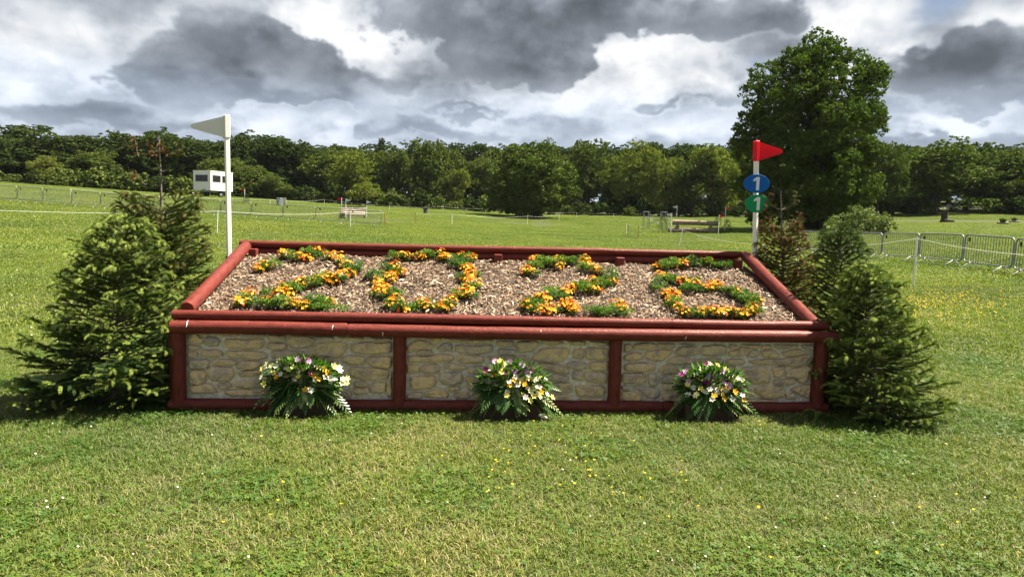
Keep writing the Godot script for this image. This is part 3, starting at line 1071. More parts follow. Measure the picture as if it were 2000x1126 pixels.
func dome_dir() -> Vector3:
	var a := rnd(0, TAU)
	var y := rnd(-0.05, 1.0)
	return Vector3(cos(a) * sqrt(1.0 - y * y), y, sin(a) * sqrt(1.0 - y * y))

func green_plant(kind: int, label: String) -> Node3D:
	var t := thing("bedding_plant", label, "plant")
	var mb := MB.new()
	var base: Vector3 = [Vector3(0.085, 0.165, 0.035), Vector3(0.13, 0.20, 0.05), Vector3(0.12, 0.165, 0.11), Vector3(0.075, 0.13, 0.05)][kind]
	var lumps := []
	for i in 7:
		var d := dome_dir()
		lumps.append([Vector3(d.x * 0.045, 0.012 + d.y * 0.042, d.z * 0.045), rnd(0.018, 0.03)])
	for i in 420:
		var lp: Array = lumps[rng.randi() % 7]
		var d := dome_dir()
		var p: Vector3 = lp[0] + d * lp[1] * rnd(0.75, 1.05)
		var q := base * rnd(0.7, 1.25)
		if rng.randf() < 0.14:
			q = Vector3(0.30, 0.36, 0.14)
		var dir := (d + Vector3(rnd(-1, 1), rnd(-0.6, 1), rnd(-1, 1)) * 0.8).normalized()
		leaf_quad(mb, p, dir, Vector3.UP if absf(dir.y) < 0.9 else Vector3.RIGHT, rnd(0.009, 0.017), rnd(0.006, 0.010), Color(q.x, q.y, q.z))
	stuff(part("foliage", mb, M.leaf, t))
	return t

func orange_plant(kind: int, label: String) -> Node3D:
	var t := thing("flowering_plant", label, "plant")
	var mb := MB.new()
	for i in 46:
		var d := dome_dir()
		var p := Vector3(d.x, 0, d.z) * rnd(0.0, 0.03) + Vector3.UP * rnd(0.0, 0.035)
		var q := Vector3(0.10, 0.15, 0.02).lerp(Vector3(0.24, 0.26, 0.03), rng.randf())
		leaf_quad(mb, p, d, Vector3.UP if absf(d.y) < 0.9 else Vector3.RIGHT, rnd(0.028, 0.045), rnd(0.014, 0.022), Color(q.x, q.y, q.z))
	stuff(part("foliage", mb, M.leaf, t))
	var bl := MB.new()
	for i in [26, 30, 34][kind]:
		var d := dome_dir()
		d.y = absf(d.y)
		var hot := rng.randf()
		var q := Vector3(0.78, 0.26, 0.012).lerp(Vector3(0.80, 0.46, 0.03), hot)
		if hot < 0.12:
			q = Vector3(0.62, 0.075, 0.02)
		if hot > 0.94:
			q = Vector3(0.75, 0.50, 0.40)
		var at := Transform3D(Basis(Quaternion(Vector3.UP, (d + Vector3(0, 0.5, 0.35)).normalized())) * Basis(Vector3.UP, rnd(0, TAU)), Vector3(d.x * 0.055, 0.022 + d.y * 0.05, d.z * 0.055) * rnd(0.85, 1.1))
		blossom(bl, at, q)
	stuff(part("blossoms", bl, M.petal, t))
	return t

func blossom(mb: MB, at: Transform3D, c: Vector3):
	var r := rnd(0.010, 0.0145)
	for k in 5:
		var a := TAU * k / 5
		var d := Vector3(cos(a), 0, sin(a))
		var s := Vector3(-d.z, 0, d.x)
		var q := c * rnd(0.85, 1.1)
		mb.quad(at.origin, at * (d * r * 0.6 + s * r * 0.5 + Vector3.UP * 0.004), at * (d * r + Vector3.UP * 0.003), at * (d * r * 0.6 - s * r * 0.5 + Vector3.UP * 0.004), Color(q.x, q.y, q.z))
	for k in 5:
		var a := TAU * k / 5
		var b := TAU * (k + 1) / 5
		mb.tri(at * Vector3(0, 0.005, 0), at * (Vector3(cos(a), 0.5, sin(a)) * r * 0.26), at * (Vector3(cos(b), 0.5, sin(b)) * r * 0.26), Color(0.12, 0.035, 0.008))

func plant_digits():
	var G := []
	for k in 4:
		G.append(green_plant(k, "x"))
	var O := []
	for k in 3:
		O.append(orange_plant(k, "x"))
	var first := {}
	# zoom origin x, then o/g/s and places
	var digits := [
		["planted digit two beside the white flag end", 300, "o578,240 g650,225 g615,235 o715,168 g770,180 o845,185 s835,128 o905,145 g930,180 o1005,178 s1035,215 g1090,240 s1110,225 o1065,272 o1030,285 o985,310 o950,290 g920,305 g878,325 o812,328 g765,355 o712,355 o725,385 g645,380 o520,385 o470,435 g545,435 o612,425 g660,440 g715,445 o785,435 o832,458 g890,435 s885,415 o962,432 g905,465 g1015,465"],
		["planted zero", 300, "g1325,180 o1360,178 g1415,178 o1470,178 g1512,170 o1580,160 o1590,185 g1640,185 o1692,172 o1745,185 s1665,215 g1700,222 o1722,248 g1765,272 s1700,290 o1740,312 o1762,330 o1722,368 g1735,390 o1695,385 o1640,412 g1572,455 s1622,455 o1472,435 o1505,452 g1390,465 s1350,470 o1305,440 o1330,415 g1335,390 o1265,355 o1270,385 o1228,318 o1290,285 o1310,300 s1215,285 g1225,270 o1320,235 g1285,235 o1355,262 g1240,395 o1240,360"],
		["planted digit two between zero and five", 960, "o190,255 g225,265 o240,198 g290,212 o360,195 o375,230 g325,212 g412,205 s455,200 o512,185 g505,235 o562,245 s620,265 s645,275 o665,315 g620,325 o560,320 o578,360 g520,362 o445,350 o430,365 g375,400 g345,372 o285,410 g240,425 o198,455 o272,478 g345,472 o420,440 o450,475 g545,475 s600,482 g640,492 o692,448 g738,490"],
		["planted five", 960, "o905,230 g955,230 g985,205 o1038,220 s1075,205 s1120,205 g1010,225 o1192,205 s1150,220 g1250,222 g1290,218 o925,280 g975,292 s930,325 g925,350 o1048,318 g1005,300 g1112,310 g1120,350 g1075,350 o1185,350 o1232,330 g1280,360 o1342,372 g1385,400 g1420,425 o1455,430 o1435,460 o965,380 o1010,385 o985,425 o1030,460 o1065,490 g1120,490 g1190,485 o1255,490 o1322,480 o1365,500 g1405,490 g1440,475"]]
	for dg in digits:
		var spots := []
		var last := Vector2(-999, -999)
		for s in String(dg[2]).split(" "):
			var f := s.substr(1).split(",")
			var here := Vector2(float(f[0]), float(f[1]))
			var gap := here.distance_to(last)
			if gap > 34.0 and gap < 92.0:
				spots.append("%s%d,%d" % ["o" if rng.randf() < 0.35 else "g", (here.x + last.x) * 0.5, (here.y + last.y) * 0.5])
			spots.append(s)
			last = here
		for s: String in spots:
			var k := s[0]
			var xy := s.substr(1).split(",")
			var px: float = dg[1] + float(xy[0]) / 2.814
			var py: float = 440.0 + (float(xy[1]) + 15.0) / 2.814
			var p := on_plane(px, py, bed_p + bed_n * 0.012, bed_n)
			var src: Node3D
			var label: String
			if k == "o":
				src = O[rng.randi() % 3]
				label = "orange-flowered plant in the %s" % dg[0]
			elif k == "g":
				src = G[[0, 1, 3][rng.randi() % 3]]
				label = "leafy green plant in the %s" % dg[0]
			else:
				src = G[2]
				label = "grey-green plant in the %s" % dg[0]
			var o: Node3D
			if first.has(src):
				o = copy(src, p, rnd(0, TAU), label, "plants spelling the year in the bed")
			else:
				first[src] = true
				o = src
				o.position = p
				tag(o, label, "plant", "plants spelling the year in the bed")
			o.scale = Vector3.ONE * (rnd(1.05, 1.4) if k == "o" else rnd(1.15, 1.55))

# ---------------------------------------------------------------- flower boxes on the grass
func frond_mesh(base: Vector3, tip: Vector3, arch: float, wid: float, col: Vector3) -> ArrayMesh:
	var mb := MB.new()
	var n := 13
	var mid := (base + tip) * 0.5 + Vector3.UP * arch
	var side := (tip - base).cross(Vector3.UP).normalized()
	if side.length() < 0.5:
		side = Vector3.RIGHT
	side = side.rotated((tip - base).normalized(), rnd(-0.7, 0.7))
	var pts := []
	for i in n + 1:
		var t := float(i) / n
		pts.append(base.lerp(mid, t).lerp(mid.lerp(tip, t), t))
	for i in range(2, n + 1):
		var t := float(i) / n
		var p: Vector3 = pts[i]
		var d: Vector3 = (pts[i] - pts[i - 1]).normalized()
		var l := wid * sin(PI * clampf(0.15 + t * 0.85, 0.0, 1.0)) * rnd(0.9, 1.1) + 0.008
		for s in [-1.0, 1.0]:
			var dir: Vector3 = (side * s * 0.85 + d * 0.6 + Vector3(0, -0.12, 0)).normalized()
			var e: Vector3 = d * 0.0125
			var q := col * rnd(0.8, 1.2)
			var c := Color(q.x, q.y, q.z)
			mb.quad(p - e * 0.5, p + dir * l * 0.55 - e * 0.75, p + dir * l, p + dir * l * 0.5 + e * 0.75, c)
	var rad := []
	for i in n + 1:
		rad.append(0.0022 * (1.0 - 0.7 * i / n))
	mb.tube(pts, rad, 4, Color(col.x * 1.5, col.y * 1.4, col.z * 1.4), false)
	return mb.mesh()

func star(c: Vector3, mid: Vector3, pet: int, r: float) -> ArrayMesh:
	var mb := MB.new()
	for k in pet:
		var a := TAU * (k + rnd(-0.1, 0.1)) / pet
		var d := Vector3(cos(a), 0, sin(a))
		var s := Vector3(-d.z, 0, d.x)
		var q := c * rnd(0.9, 1.05)
		var w := r * (0.30 if pet <= 6 else 0.2)
		var up := rnd(0.1, 0.45) * r
		mb.quad(Vector3.ZERO, d * r * 0.55 + s * w + Vector3.UP * up * 0.8, d * r + Vector3.UP * up, d * r * 0.55 - s * w + Vector3.UP * up * 0.8, Color(q.x, q.y, q.z))
	for k in 5:
		var a := TAU * k / 5
		var b := TAU * (k + 1) / 5
		mb.tri(Vector3(0, r * 0.34, 0), Vector3(cos(a) * 0.17, 0.12, sin(a) * 0.17) * r, Vector3(cos(b) * 0.17, 0.12, sin(b) * 0.17) * r, Color(mid.x, mid.y, mid.z), Vector3.UP)
	return mb.mesh()

func make_flower_boxes():
	var cols := {"w": Vector3(0.78, 0.78, 0.70), "y": Vector3(0.80, 0.68, 0.20), "c": Vector3(0.82, 0.79, 0.50), "o": Vector3(0.78, 0.42, 0.03), "p": Vector3(0.30, 0.025, 0.20), "l": Vector3(0.58, 0.36, 0.62)}
	var heads := {}
	for k in cols:
		heads[k] = []
		for i in 4:
			heads[k].append(star(cols[k], Vector3(0.7, 0.45, 0.04) if k in ["w", "c", "y"] else cols[k] * 0.6, 6 if not k in ["p", "l"] else 9, rnd(0.026, 0.032)))
	var sets := [
		[460, 680, 7.04, 586, 815, 0.44, "flower box with ferns and pink blooms, standing nearest the white flag end of the jump",
		"l850,150 p930,165 p985,160 l1010,185 l1100,215 c430,215 c500,240 w560,245 y375,280 w440,290 c470,330 y520,340 w360,390 w420,350 y410,435 o560,395 y385,490 w620,360 y745,190 c700,270 y730,290 w770,260 c790,265 y840,270 w860,310 c900,290 y940,270 c990,250 w1045,240 y835,350 y860,385 c820,430 o1075,380 o1130,425 w1090,435 y1120,260 w1165,275 o1210,290 c1350,235 y1370,255 w1420,270 w1430,300 o1275,350 w1230,400 w1300,400 w1320,430 w1365,420 c1530,410 c1470,480 y1520,470 w1475,425 o965,565 w1030,575 p870,265 p1045,345 c600,170"],
		[890, 690, 7.505, 1000, 822, 0.47, "flower box with purple, white and yellow blooms before the middle stone panel",
		"l580,120 y650,110 l800,125 y700,150 p445,220 p440,260 c510,220 y530,235 o560,310 c490,330 l735,190 p800,210 y690,205 c655,290 y670,280 p745,275 l870,255 l910,280 p935,285 l975,160 l1020,200 p1075,215 l1020,260 l1085,250 p1140,255 l1080,300 w1070,320 w880,345 o865,390 w900,350 y950,400 w785,415 o1010,450 y1065,365 w910,460 w1200,375 y1250,370 w1300,370 c1150,380 y1150,480 c1055,510 w1215,490 o1265,480 o1245,565 w1210,600 c1230,640 y1150,625 c1100,560 y990,610 w760,570 w1030,645 y750,610 c1340,600 y1415,645 y1090,690 o795,470"],
		[1280, 700, 7.505, 1391, 832, 0.46, "flower box with purple blooms and drooping ferns nearest the red flag end of the jump",
		"p750,90 c805,80 p845,115 y910,95 p490,190 l440,195 p390,230 p510,320 l490,335 c680,155 w750,135 c720,185 w635,215 p945,185 y1030,160 l1000,195 l940,230 l975,260 c1060,235 w880,215 w1100,210 l780,255 l770,285 p840,285 p740,340 p770,350 o640,255 y470,385 w555,430 y660,440 w690,470 y610,520 c975,335 w1010,365 p1060,355 l1090,395 c1160,270 w1210,290 y1150,330 w1275,310 y1290,350 w1250,390 c1290,420 c1240,425 y960,440 w900,460 w910,500 w1030,460 o1060,430 o1170,485 y1180,500 w750,500 w800,450 o870,545 y980,520 o1005,580 y1010,600 w840,605 w1130,590 w1270,530 o1290,600 w480,530 c590,540"]]
	for s in sets:
		var g := on_plane(s[3], s[4], Vector3.ZERO, Vector3.UP)
		g.z = minf(g.z, BOX_Z + 0.28)
		g.z = maxf(g.z, BOX_Z + 0.2)
		var at := Vector3(on_plane(s[3], s[4] - 20, Vector3(0, 0, g.z), Vector3(0, 0, 1)).x, 0, g.z - 0.075)
		var t := thing("flower_box", s[6], "flower box", at)
		var w: float = s[5]
		# trough: front, back, ends, bottom
		for e in [[Vector3(0, 0.07, 0.068), Vector3(w, 0.14, 0.016)], [Vector3(0, 0.07, -0.068), Vector3(w, 0.14, 0.016)], [Vector3(-w * 0.5 + 0.008, 0.07, 0), Vector3(0.016, 0.138, 0.119)], [Vector3(w * 0.5 - 0.008, 0.07, 0), Vector3(0.016, 0.138, 0.119)]]:
			var b := MB.new()
			b.box(e[0], e[1], Color.WHITE, Basis.IDENTITY, 0.003)
			part("side", b, M.planter, t)
		var fill := MB.new()
		fill.box(Vector3(0, 0.055, 0), Vector3(w - 0.034, 0.11, 0.118), Color.WHITE)
		part("soil", fill, M.soil, t)
		# ferns
		var hub := Vector3(0, 0.22, 0)
		for i in 46:
			var a := rnd(-0.55, PI + 0.55)
			var r := rnd(0.18, 0.40)
			var fwd := rnd(0.02, 0.15)
			var tip := Vector3(cos(a) * r * 1.15, maxf(0.03, 0.20 + sin(a) * r * 0.72 - (0.26 if i % 2 else 0.04)), fwd if a < 0.9 or a > 2.2 else rnd(-0.1, 0.06))
			if i < 16:
				tip = Vector3(rnd(-0.3, 0.3), rnd(0.03, 0.14), rnd(0.12, 0.19))
			if tip.z < -0.08:
				tip.z = -0.08
			var base := hub + Vector3(tip.x * 0.25, rnd(-0.03, 0.05), rnd(-0.04, 0.04))
			var col := Vector3(0.038, 0.085, 0.026) if i % 3 else Vector3(0.085, 0.15, 0.04)
			if i % 6 == 0:
				col = Vector3(0.22, 0.28, 0.12)
			put("fern_frond", frond_mesh(base, tip, rnd(0.03, 0.09), rnd(0.042, 0.072), col), M.frond, t)
		# small leaves among the blooms
		var lm := MB.new()
		for i in 900:
			var a := rnd(0, TAU)
			var r := sqrt(rng.randf())
			var p := Vector3(cos(a) * r * 0.27, 0.28 + sin(a) * r * 0.16, rnd(-0.06, 0.08))
			var d := (Vector3(cos(a), sin(a), rnd(-0.3, 1.0)) + Vector3(rnd(-1, 1), rnd(-1, 1), rnd(-1, 1)) * 0.6).normalized()
			var q := Vector3(0.075, 0.15, 0.032) * rnd(0.6, 1.6)
			leaf_quad(lm, p, d, Vector3.UP if absf(d.y) < 0.9 else Vector3.RIGHT, rnd(0.05, 0.095), rnd(0.02, 0.036), Color(q.x, q.y, q.z))
		stuff(part("leaves", lm, M.leaf, t))
		for f in String(s[7]).split(" "):
			var xy := f.substr(1).split(",")
			var px: float = s[0] + float(xy[0]) / s[2]
			var py: float = s[1] + float(xy[1]) / s[2]
			var low := clampf(float(xy[1]) / 650.0, 0.0, 1.0)
			var zf: float = at.z + lerpf(0.0, 0.13, low) + rnd(-0.02, 0.02)
			var p := on_plane(px, py, Vector3(0, 0, zf), Vector3(0, 0, 1)) - at
			var o := put("bloom", heads[f[0]][rng.randi() % 4], M.petal, t)
			var look := (Vector3(p.x * 1.6, 0.55, 0.55) + Vector3(rnd(-0.4, 0.4), rnd(-0.3, 0.4), rnd(-0.2, 0.4))).normalized()
			o.transform = Transform3D(Basis(Quaternion(Vector3.UP, look)) * Basis(Vector3.UP, rnd(0, TAU)), p)
	# the pale stick lying by the middle box
	var a := on_plane(1038, 818, Vector3.ZERO, Vector3.UP) + Vector3.UP * 0.045
	var b := on_plane(1069, 826, Vector3.ZERO, Vector3.UP) + Vector3.UP * 0.04
	var mb := MB.new()
	mb.tube([a, a.lerp(b, 0.15), a.lerp(b, 0.5) + Vector3.UP * 0.006, a.lerp(b, 0.85), b], [0.004, 0.009, 0.011, 0.012, 0.005], 8, Color.WHITE, true, 0.08, rng)
	var st := part("broken_stick", mb, plain(lin(0.62, 0.58, 0.54), 0.8))
	tag(st, "short pale stick lying on the grass before the middle flower box", "stick")

# ---------------------------------------------------------------- cut firs beside the jump
func sprig(c: Vector3, ln: float, stem: Vector3, hook: float) -> ArrayMesh:
	# a shoot ringed with needles, straight or hooked over at the end
	var mb := MB.new()
	var n := 15
	var p := Vector3.ZERO
	var a := 0.0
	for i in n:
		var t := (i + 0.5) / n
		a -= hook / n * (0.4 + 1.2 * t)
		var dx := Vector3(cos(a), sin(a), 0)
		var up := Vector3(-sin(a), cos(a), 0)
		var l := 0.0175 * (0.8 + 0.3 * sin(PI * t)) * (1.0 if t < 0.85 else 0.75)
		for k in 5:
			var w: float = [-1.75, -0.95, 0.0, 0.95, 1.75][k] + rnd(-0.25, 0.25)
			var o := up * cos(w) + Vector3(0, 0, sin(w))
			var d := (dx * rnd(0.4, 0.75) + o).normalized()
			var q := c * rnd(0.72, 1.3)
			mb.tri(p - dx * 0.0026, p + dx * 0.0026, p + d * l, Color(q.x, q.y, q.z))
		p += dx * ln / n
	return mb.mesh()

func aim(dir: Vector3, roll := 0.0) -> Basis:
	var x := dir.normalized()
	var up := Vector3.UP if absf(x.y) < 0.95 else Vector3.RIGHT
	var z := x.cross(up).normalized()
	return Basis(x, z.cross(x), z) * Basis(Vector3(1, 0, 0), roll)

var sprigs := {}
var hooks := {}

func fir(called: String, label: String, at: Vector3, H: float, R: float, lean: Vector3, body: String, tips: String, top_bare: float, levels: int, arms: Array, tipdroop := 0.7, group := "", lo := 0.05) -> Node3D:
	var t := thing(called, label, "fir tree", at, 0.0, group)
	# trunk
	var path := []
	var rad := []
	for i in 9:
		var f := i / 8.0
		path.append(Vector3(0, -0.04 + (H + 0.04) * f, 0) + lean * f * f + Vector3(rnd(-1, 1), 0, rnd(-1, 1)) * 0.008)
		rad.append(lerpf(0.024, 0.005, f) * H / 1.9)
	var mb := MB.new()
	mb.tube(path, rad, 8, Color.WHITE)
	part("trunk", mb, M.fir_bark, t)
	var st := SurfaceTool.new()
	st.begin(Mesh.PRIMITIVE_TRIANGLES)
	var wood := MB.new()
	for lv in levels:
		var f := lerpf(lo, top_bare, (lv + rnd(0, 0.8)) / levels)
		var k: float = f * 8.0
		var b0: Vector3 = path[int(k)].lerp(path[mini(int(k) + 1, 8)], k - int(k))
		var a := lv * 2.4 + rnd(-0.5, 0.5)
		var L := R * pow(1.0 - f, 0.86) * rnd(0.78, 1.12) + 0.06
		var out := Vector3(cos(a), 0, sin(a))
		var rise := lerpf(0.02, 0.85, f) + rnd(-0.12, 0.12)
		var sag := lerpf(0.12, 0.05, f)
		var main := body
		if body == "dark" and rng.randf() < smoothstep(0.25, 0.6, f):
			main = "mid"
		var pts := []
		var m := maxi(3, int(L / 0.06))
		for i in m + 1:
			var u := float(i) / m
			pts.append(b0 + out * L * u + Vector3.UP * (L * rise * u - L * sag * sin(u * PI)))
		var rr := []
		for i in m + 1:
			rr.append(lerpf(0.008, 0.0025, float(i) / m))
		wood.tube(pts, rr, 4, Color(0.12, 0.085, 0.06), false)
		for i in range(1, m + 1):
			var u := float(i) / m
			var p: Vector3 = pts[i]
			var d: Vector3 = (pts[i] - pts[i - 1]).normalized()
			if p.y < 0.02 - at.y:
				continue
			var low := u < 0.22
			if not low or rng.randf() < 0.3:
				st.append_from(sprigs[main][rng.randi() % 3], 0, Transform3D(aim(d, rnd(-0.5, 0.5)), p - d * 0.05))
			if u > 0.16:
				for s in [-1.0, 1.0]:
					var sd: Vector3 = d.cross(Vector3.UP).normalized() * s
					var dir := (sd * 0.8 + d * rnd(0.5, 0.9) + Vector3.UP * rnd(-0.12, 0.16)).normalized()
					var ls := clampf(L * 0.52 * (1.05 - u) + 0.05, 0.05, 0.34) * rnd(0.75, 1.2)
					var q := p
					var run := 0.0
					while run < ls:
						var last := run + 0.065 >= ls
						var nm := tips if (last and rng.randf() < 0.55) else main
						var dd := dir
						if last:
							dd = (dir + Vector3.UP * rnd(-0.25, 0.3) * f).normalized()
						var sc := rnd(0.8, 1.15)
						var src: Array = hooks[nm] if last and rng.randf() < tipdroop * (0.25 + 0.6 * f) else sprigs[nm]
						st.append_from(src[rng.randi() % 3], 0, Transform3D(aim(dd, rnd(-0.9, 0.9)).scaled(Vector3.ONE * sc), q))
						q += dir * 0.066
						run += 0.066
		var e: Vector3 = pts[m]
		var de: Vector3 = (pts[m] - pts[m - 1]).normalized()
		for j in 4:
			var dr := (de + Vector3(rnd(-0.6, 0.6), rnd(-0.3, 0.3), rnd(-0.6, 0.6))).normalized()
			st.append_from((hooks if rng.randf() < 0.3 + f else sprigs)[tips][rng.randi() % 3], 0, Transform3D(aim(dr, rnd(-0.6, 0.6)), e))
	for ar in arms:
		# [fraction of height, azimuth, reach, rise, kind of needles]
		var k: float = ar[0] * 8.0
		var b0: Vector3 = path[int(k)].lerp(path[mini(int(k) + 1, 8)], k - int(k))
		var out := Vector3(cos(ar[1]), 0, sin(ar[1]))
		var pts := []
		var rr := []
		for i in 8:
			var u := i / 7.0
			pts.append(b0 + out * ar[2] * sin(u * PI * 0.5) + Vector3.UP * ar[3] * u * u + Vector3(rnd(-1, 1), rnd(-1, 1), rnd(-1, 1)) * 0.008)
			rr.append(lerpf(0.006, 0.0025, u))
		var am := MB.new()
		am.tube(pts, rr, 5, Color.WHITE, true)
		part("branch", am, M.fir_bark, t)
		for i in range(1, 8):
			var d: Vector3 = (pts[i] - pts[i - 1]).normalized()
			for j in 4 if i > 3 else 3:
				var nm: String = ar[4] if i > 4 else body
				var dr := (d + Vector3(rnd(-0.7, 0.7), rnd(-0.9, 0.3) if i > 5 else rnd(-0.3, 0.5), rnd(-0.7, 0.7))).normalized()
				st.append_from((hooks if i > 4 else sprigs)[nm][rng.randi() % 3], 0, Transform3D(aim(dr, rnd(-1, 1)).scaled(Vector3.ONE * rnd(0.55, 0.9)), pts[i]))
	var nm2 := st.commit()
	stuff(put("needles", nm2, M.needle, t))
	stuff(part("branches", wood, M.vcol, t))
	return t

func make_firs():
	M.fir_bark = plain(lin(0.22, 0.19, 0.16), 0.9)
	M.fir_bark.uv1_triplanar = true
	M.fir_bark.uv1_scale = Vector3.ONE * 4.0
	M.fir_bark.albedo_texture = M.bark.albedo_texture
	for e in [["dark", Vector3(0.046, 0.078, 0.028)], ["mid", Vector3(0.080, 0.115, 0.036)], ["fresh", Vector3(0.19, 0.24, 0.06)], ["olive", Vector3(0.105, 0.105, 0.036)], ["brown", Vector3(0.125, 0.078, 0.04)]]:
		sprigs[e[0]] = []
		hooks[e[0]] = []
		for k in 3:
			sprigs[e[0]].append(sprig(e[1], [0.078, 0.088, 0.07][k], Vector3(0.12, 0.085, 0.05), 0.25))
			hooks[e[0]].append(sprig(e[1], [0.10, 0.115, 0.09][k], Vector3(0.12, 0.085, 0.05), [1.6, 2.1, 2.5][k]))
	var g := "cut firs standing beside the jump"
	var p := spot(222, 700, 6.4)
	fir("fir_tree", "bushy green fir with pale fresh tips, at the white flag end of the jump", p, level(258, 432, 6.4) - p.y, 0.72, Vector3(0.14, 0, 0), "dark", "fresh", 0.97, 112, [], 0.7, g)
	p = spot(322, 640, 7.1)
	var h := level(316, 262, 7.0) - p.y
	fir("fir_tree", "tall thin fir with a bare browning top, at the white flag end of the jump", p, h, 0.60, Vector3(-0.02, 0, 0), "mid", "olive", 0.70, 84,
		[[0.86, 3.0, 0.20, 0.26, "brown"], [0.86, 0.1, 0.17, 0.24, "olive"], [0.86, 1.4, 0.14, 0.2, "brown"], [0.80, 2.7, 0.2, 0.08, "brown"], [0.76, 0.4, 0.16, 0.06, "olive"], [0.71, 3.4, 0.22, 0.05, "olive"], [0.99, 2.8, 0.07, -0.04, "brown"], [0.96, 5.6, 0.05, -0.02, "brown"]], 0.5, g, 0.3)
	p = spot(1714, 720, 6.6)
	fir("fir_tree", "wide green fir standing against the red flag end of the jump", p, level(1672, 530, 6.6) - p.y, 0.52, Vector3(-0.2, 0, 0), "mid", "fresh", 0.97, 112, [], 0.9, g)
	p = spot(1664, 640, 7.3)
	fir("fir_tree", "dull green fir with drooping tips, behind the wide green fir", p, level(1622, 450, 7.3) - p.y, 0.52, Vector3(-0.22, 0, 0), "mid", "mid", 0.97, 104, [], 1.3, g)
	p = spot(1530, 620, 8.25)
	h = level(1500, 372, 8.25) - p.y
	fir("fir_tree", "browning fir with sparse drooping boughs, behind the red flag post", p, h, 0.44, Vector3(-0.14, 0, 0), "olive", "brown", 0.78, 74,
		[[0.90, 3.2, 0.16, 0.16, "brown"], [0.90, 0.2, 0.15, 0.17, "olive"], [0.86, 3.0, 0.2, 0.12, "brown"], [0.82, 0.0, 0.2, 0.12, "brown"], [0.79, 3.5, 0.2, 0.06, "brown"], [0.78, 0.6, 0.16, 0.1, "olive"]], 1.3, g, 0.3)

# ---------------------------------------------------------------- flag posts
func pennant(mb: MB, p: Vector3, dirx: float, len: float, hgt: float, th: float):
	# a tapered plastic pennant with a rounded tip
	var out := [Vector2(0, hgt * 0.5), Vector2(len * 0.93, hgt * 0.10), Vector2(len * 0.985, hgt * 0.05), Vector2(len, -hgt * 0.03), Vector2(len * 0.985, -hgt * 0.09), Vector2(len * 0.94, -hgt * 0.13), Vector2(0, -hgt * 0.5)]
	var c := Vector2(len * 0.4, 0)
	for i in out.size():
		var a: Vector2 = out[i]
		var b: Vector2 = out[(i + 1) % out.size()]
		for s in [-1.0, 1.0]:
			mb.tri(p + Vector3(dirx * c.x, c.y, s * th), p + Vector3(dirx * a.x, a.y, s * th * 0.8), p + Vector3(dirx * b.x, b.y, s * th * 0.8), Color.WHITE, Vector3(0, 0, s))
		var o := Vector3(dirx * ((a.x + b.x) * 0.5 - c.x), (a.y + b.y) * 0.5 - c.y, 0)
		mb.quad(p + Vector3(dirx * a.x, a.y, -th * 0.8), p + Vector3(dirx * a.x, a.y, th * 0.8), p + Vector3(dirx * b.x, b.y, th * 0.8), p + Vector3(dirx * b.x, b.y, -th * 0.8), Color.WHITE, o)

func flag_post(called: String, label: String, px_top: Vector2, px_low: Vector2, sock: float, z: float, flagmat: Material, dirx: float, flag_len: float, flag_h: float) -> Node3D:
	var top := on_plane(px_top.x, px_top.y, Vector3(0, 0, z), Vector3(0, 0, 1))
	var low := on_plane(px_low.x, px_low.y, Vector3(0, 0, z), Vector3(0, 0, 1))
	var d := (top - low) / (top.y - low.y)
	var foot := top - d * top.y
	var t := thing(called, label, "flag post", foot)
	var tilt := Basis(Quaternion(Vector3.UP, d.normalized()))
	t.basis = tilt
	var H := (top - foot).length()
	var mb := MB.new()
	mb.box(Vector3(0, H * 0.5, 0), Vector3(0.046, H, 0.046), Color.WHITE, Basis(Vector3.UP, 0.55), 0.006)
	part("pole", mb, M.white, t)
	var sk := MB.new()
	sk.box(Vector3(0, sock * 0.5, 0), Vector3(0.062, sock, 0.062), Color.WHITE, Basis(Vector3.UP, 0.55), 0.006)
	part("socket", sk, M.socket, t)
	var sl := MB.new()
	sl.box(Vector3(0, H - flag_h * 0.5 + 0.008, 0), Vector3(0.058, flag_h + 0.012, 0.058), Color.WHITE, Basis(Vector3.UP, 0.55 if dirx < 0 else 0.3), 0.008)
	part("flag_sleeve", sl, flagmat, t)
	var fl := MB.new()
	pennant(fl, Vector3(dirx * 0.026, H - flag_h * 0.5 + 0.004, 0), dirx, flag_len, flag_h * 0.96, 0.008)
	part("pennant", fl, flagmat, t)
	return t

func ellipse_plate(w: float, h: float, th: float) -> MB:
	var mb := MB.new()
	var n := 40
	for i in n:
		var a := TAU * i / n
		var b := TAU * (i + 1) / n
		var p := Vector3(cos(a) * w, sin(a) * h, 0)
		var q := Vector3(cos(b) * w, sin(b) * h, 0)
		var z := Vector3(0, 0, th * 0.5)
		mb.tri(z, p * 0.985 + z, q * 0.985 + z, Color.WHITE, Vector3(0, 0, 1))
		mb.tri(-z, p - z, q - z, Color.WHITE, Vector3(0, 0, -1))
		mb.quad(p * 0.985 + z, q * 0.985 + z, q + z * 0.6, p + z * 0.6, Color.WHITE, p + z)
		mb.quad(p + z * 0.6, q + z * 0.6, q - z, p - z, Color.WHITE, p)
	return mb

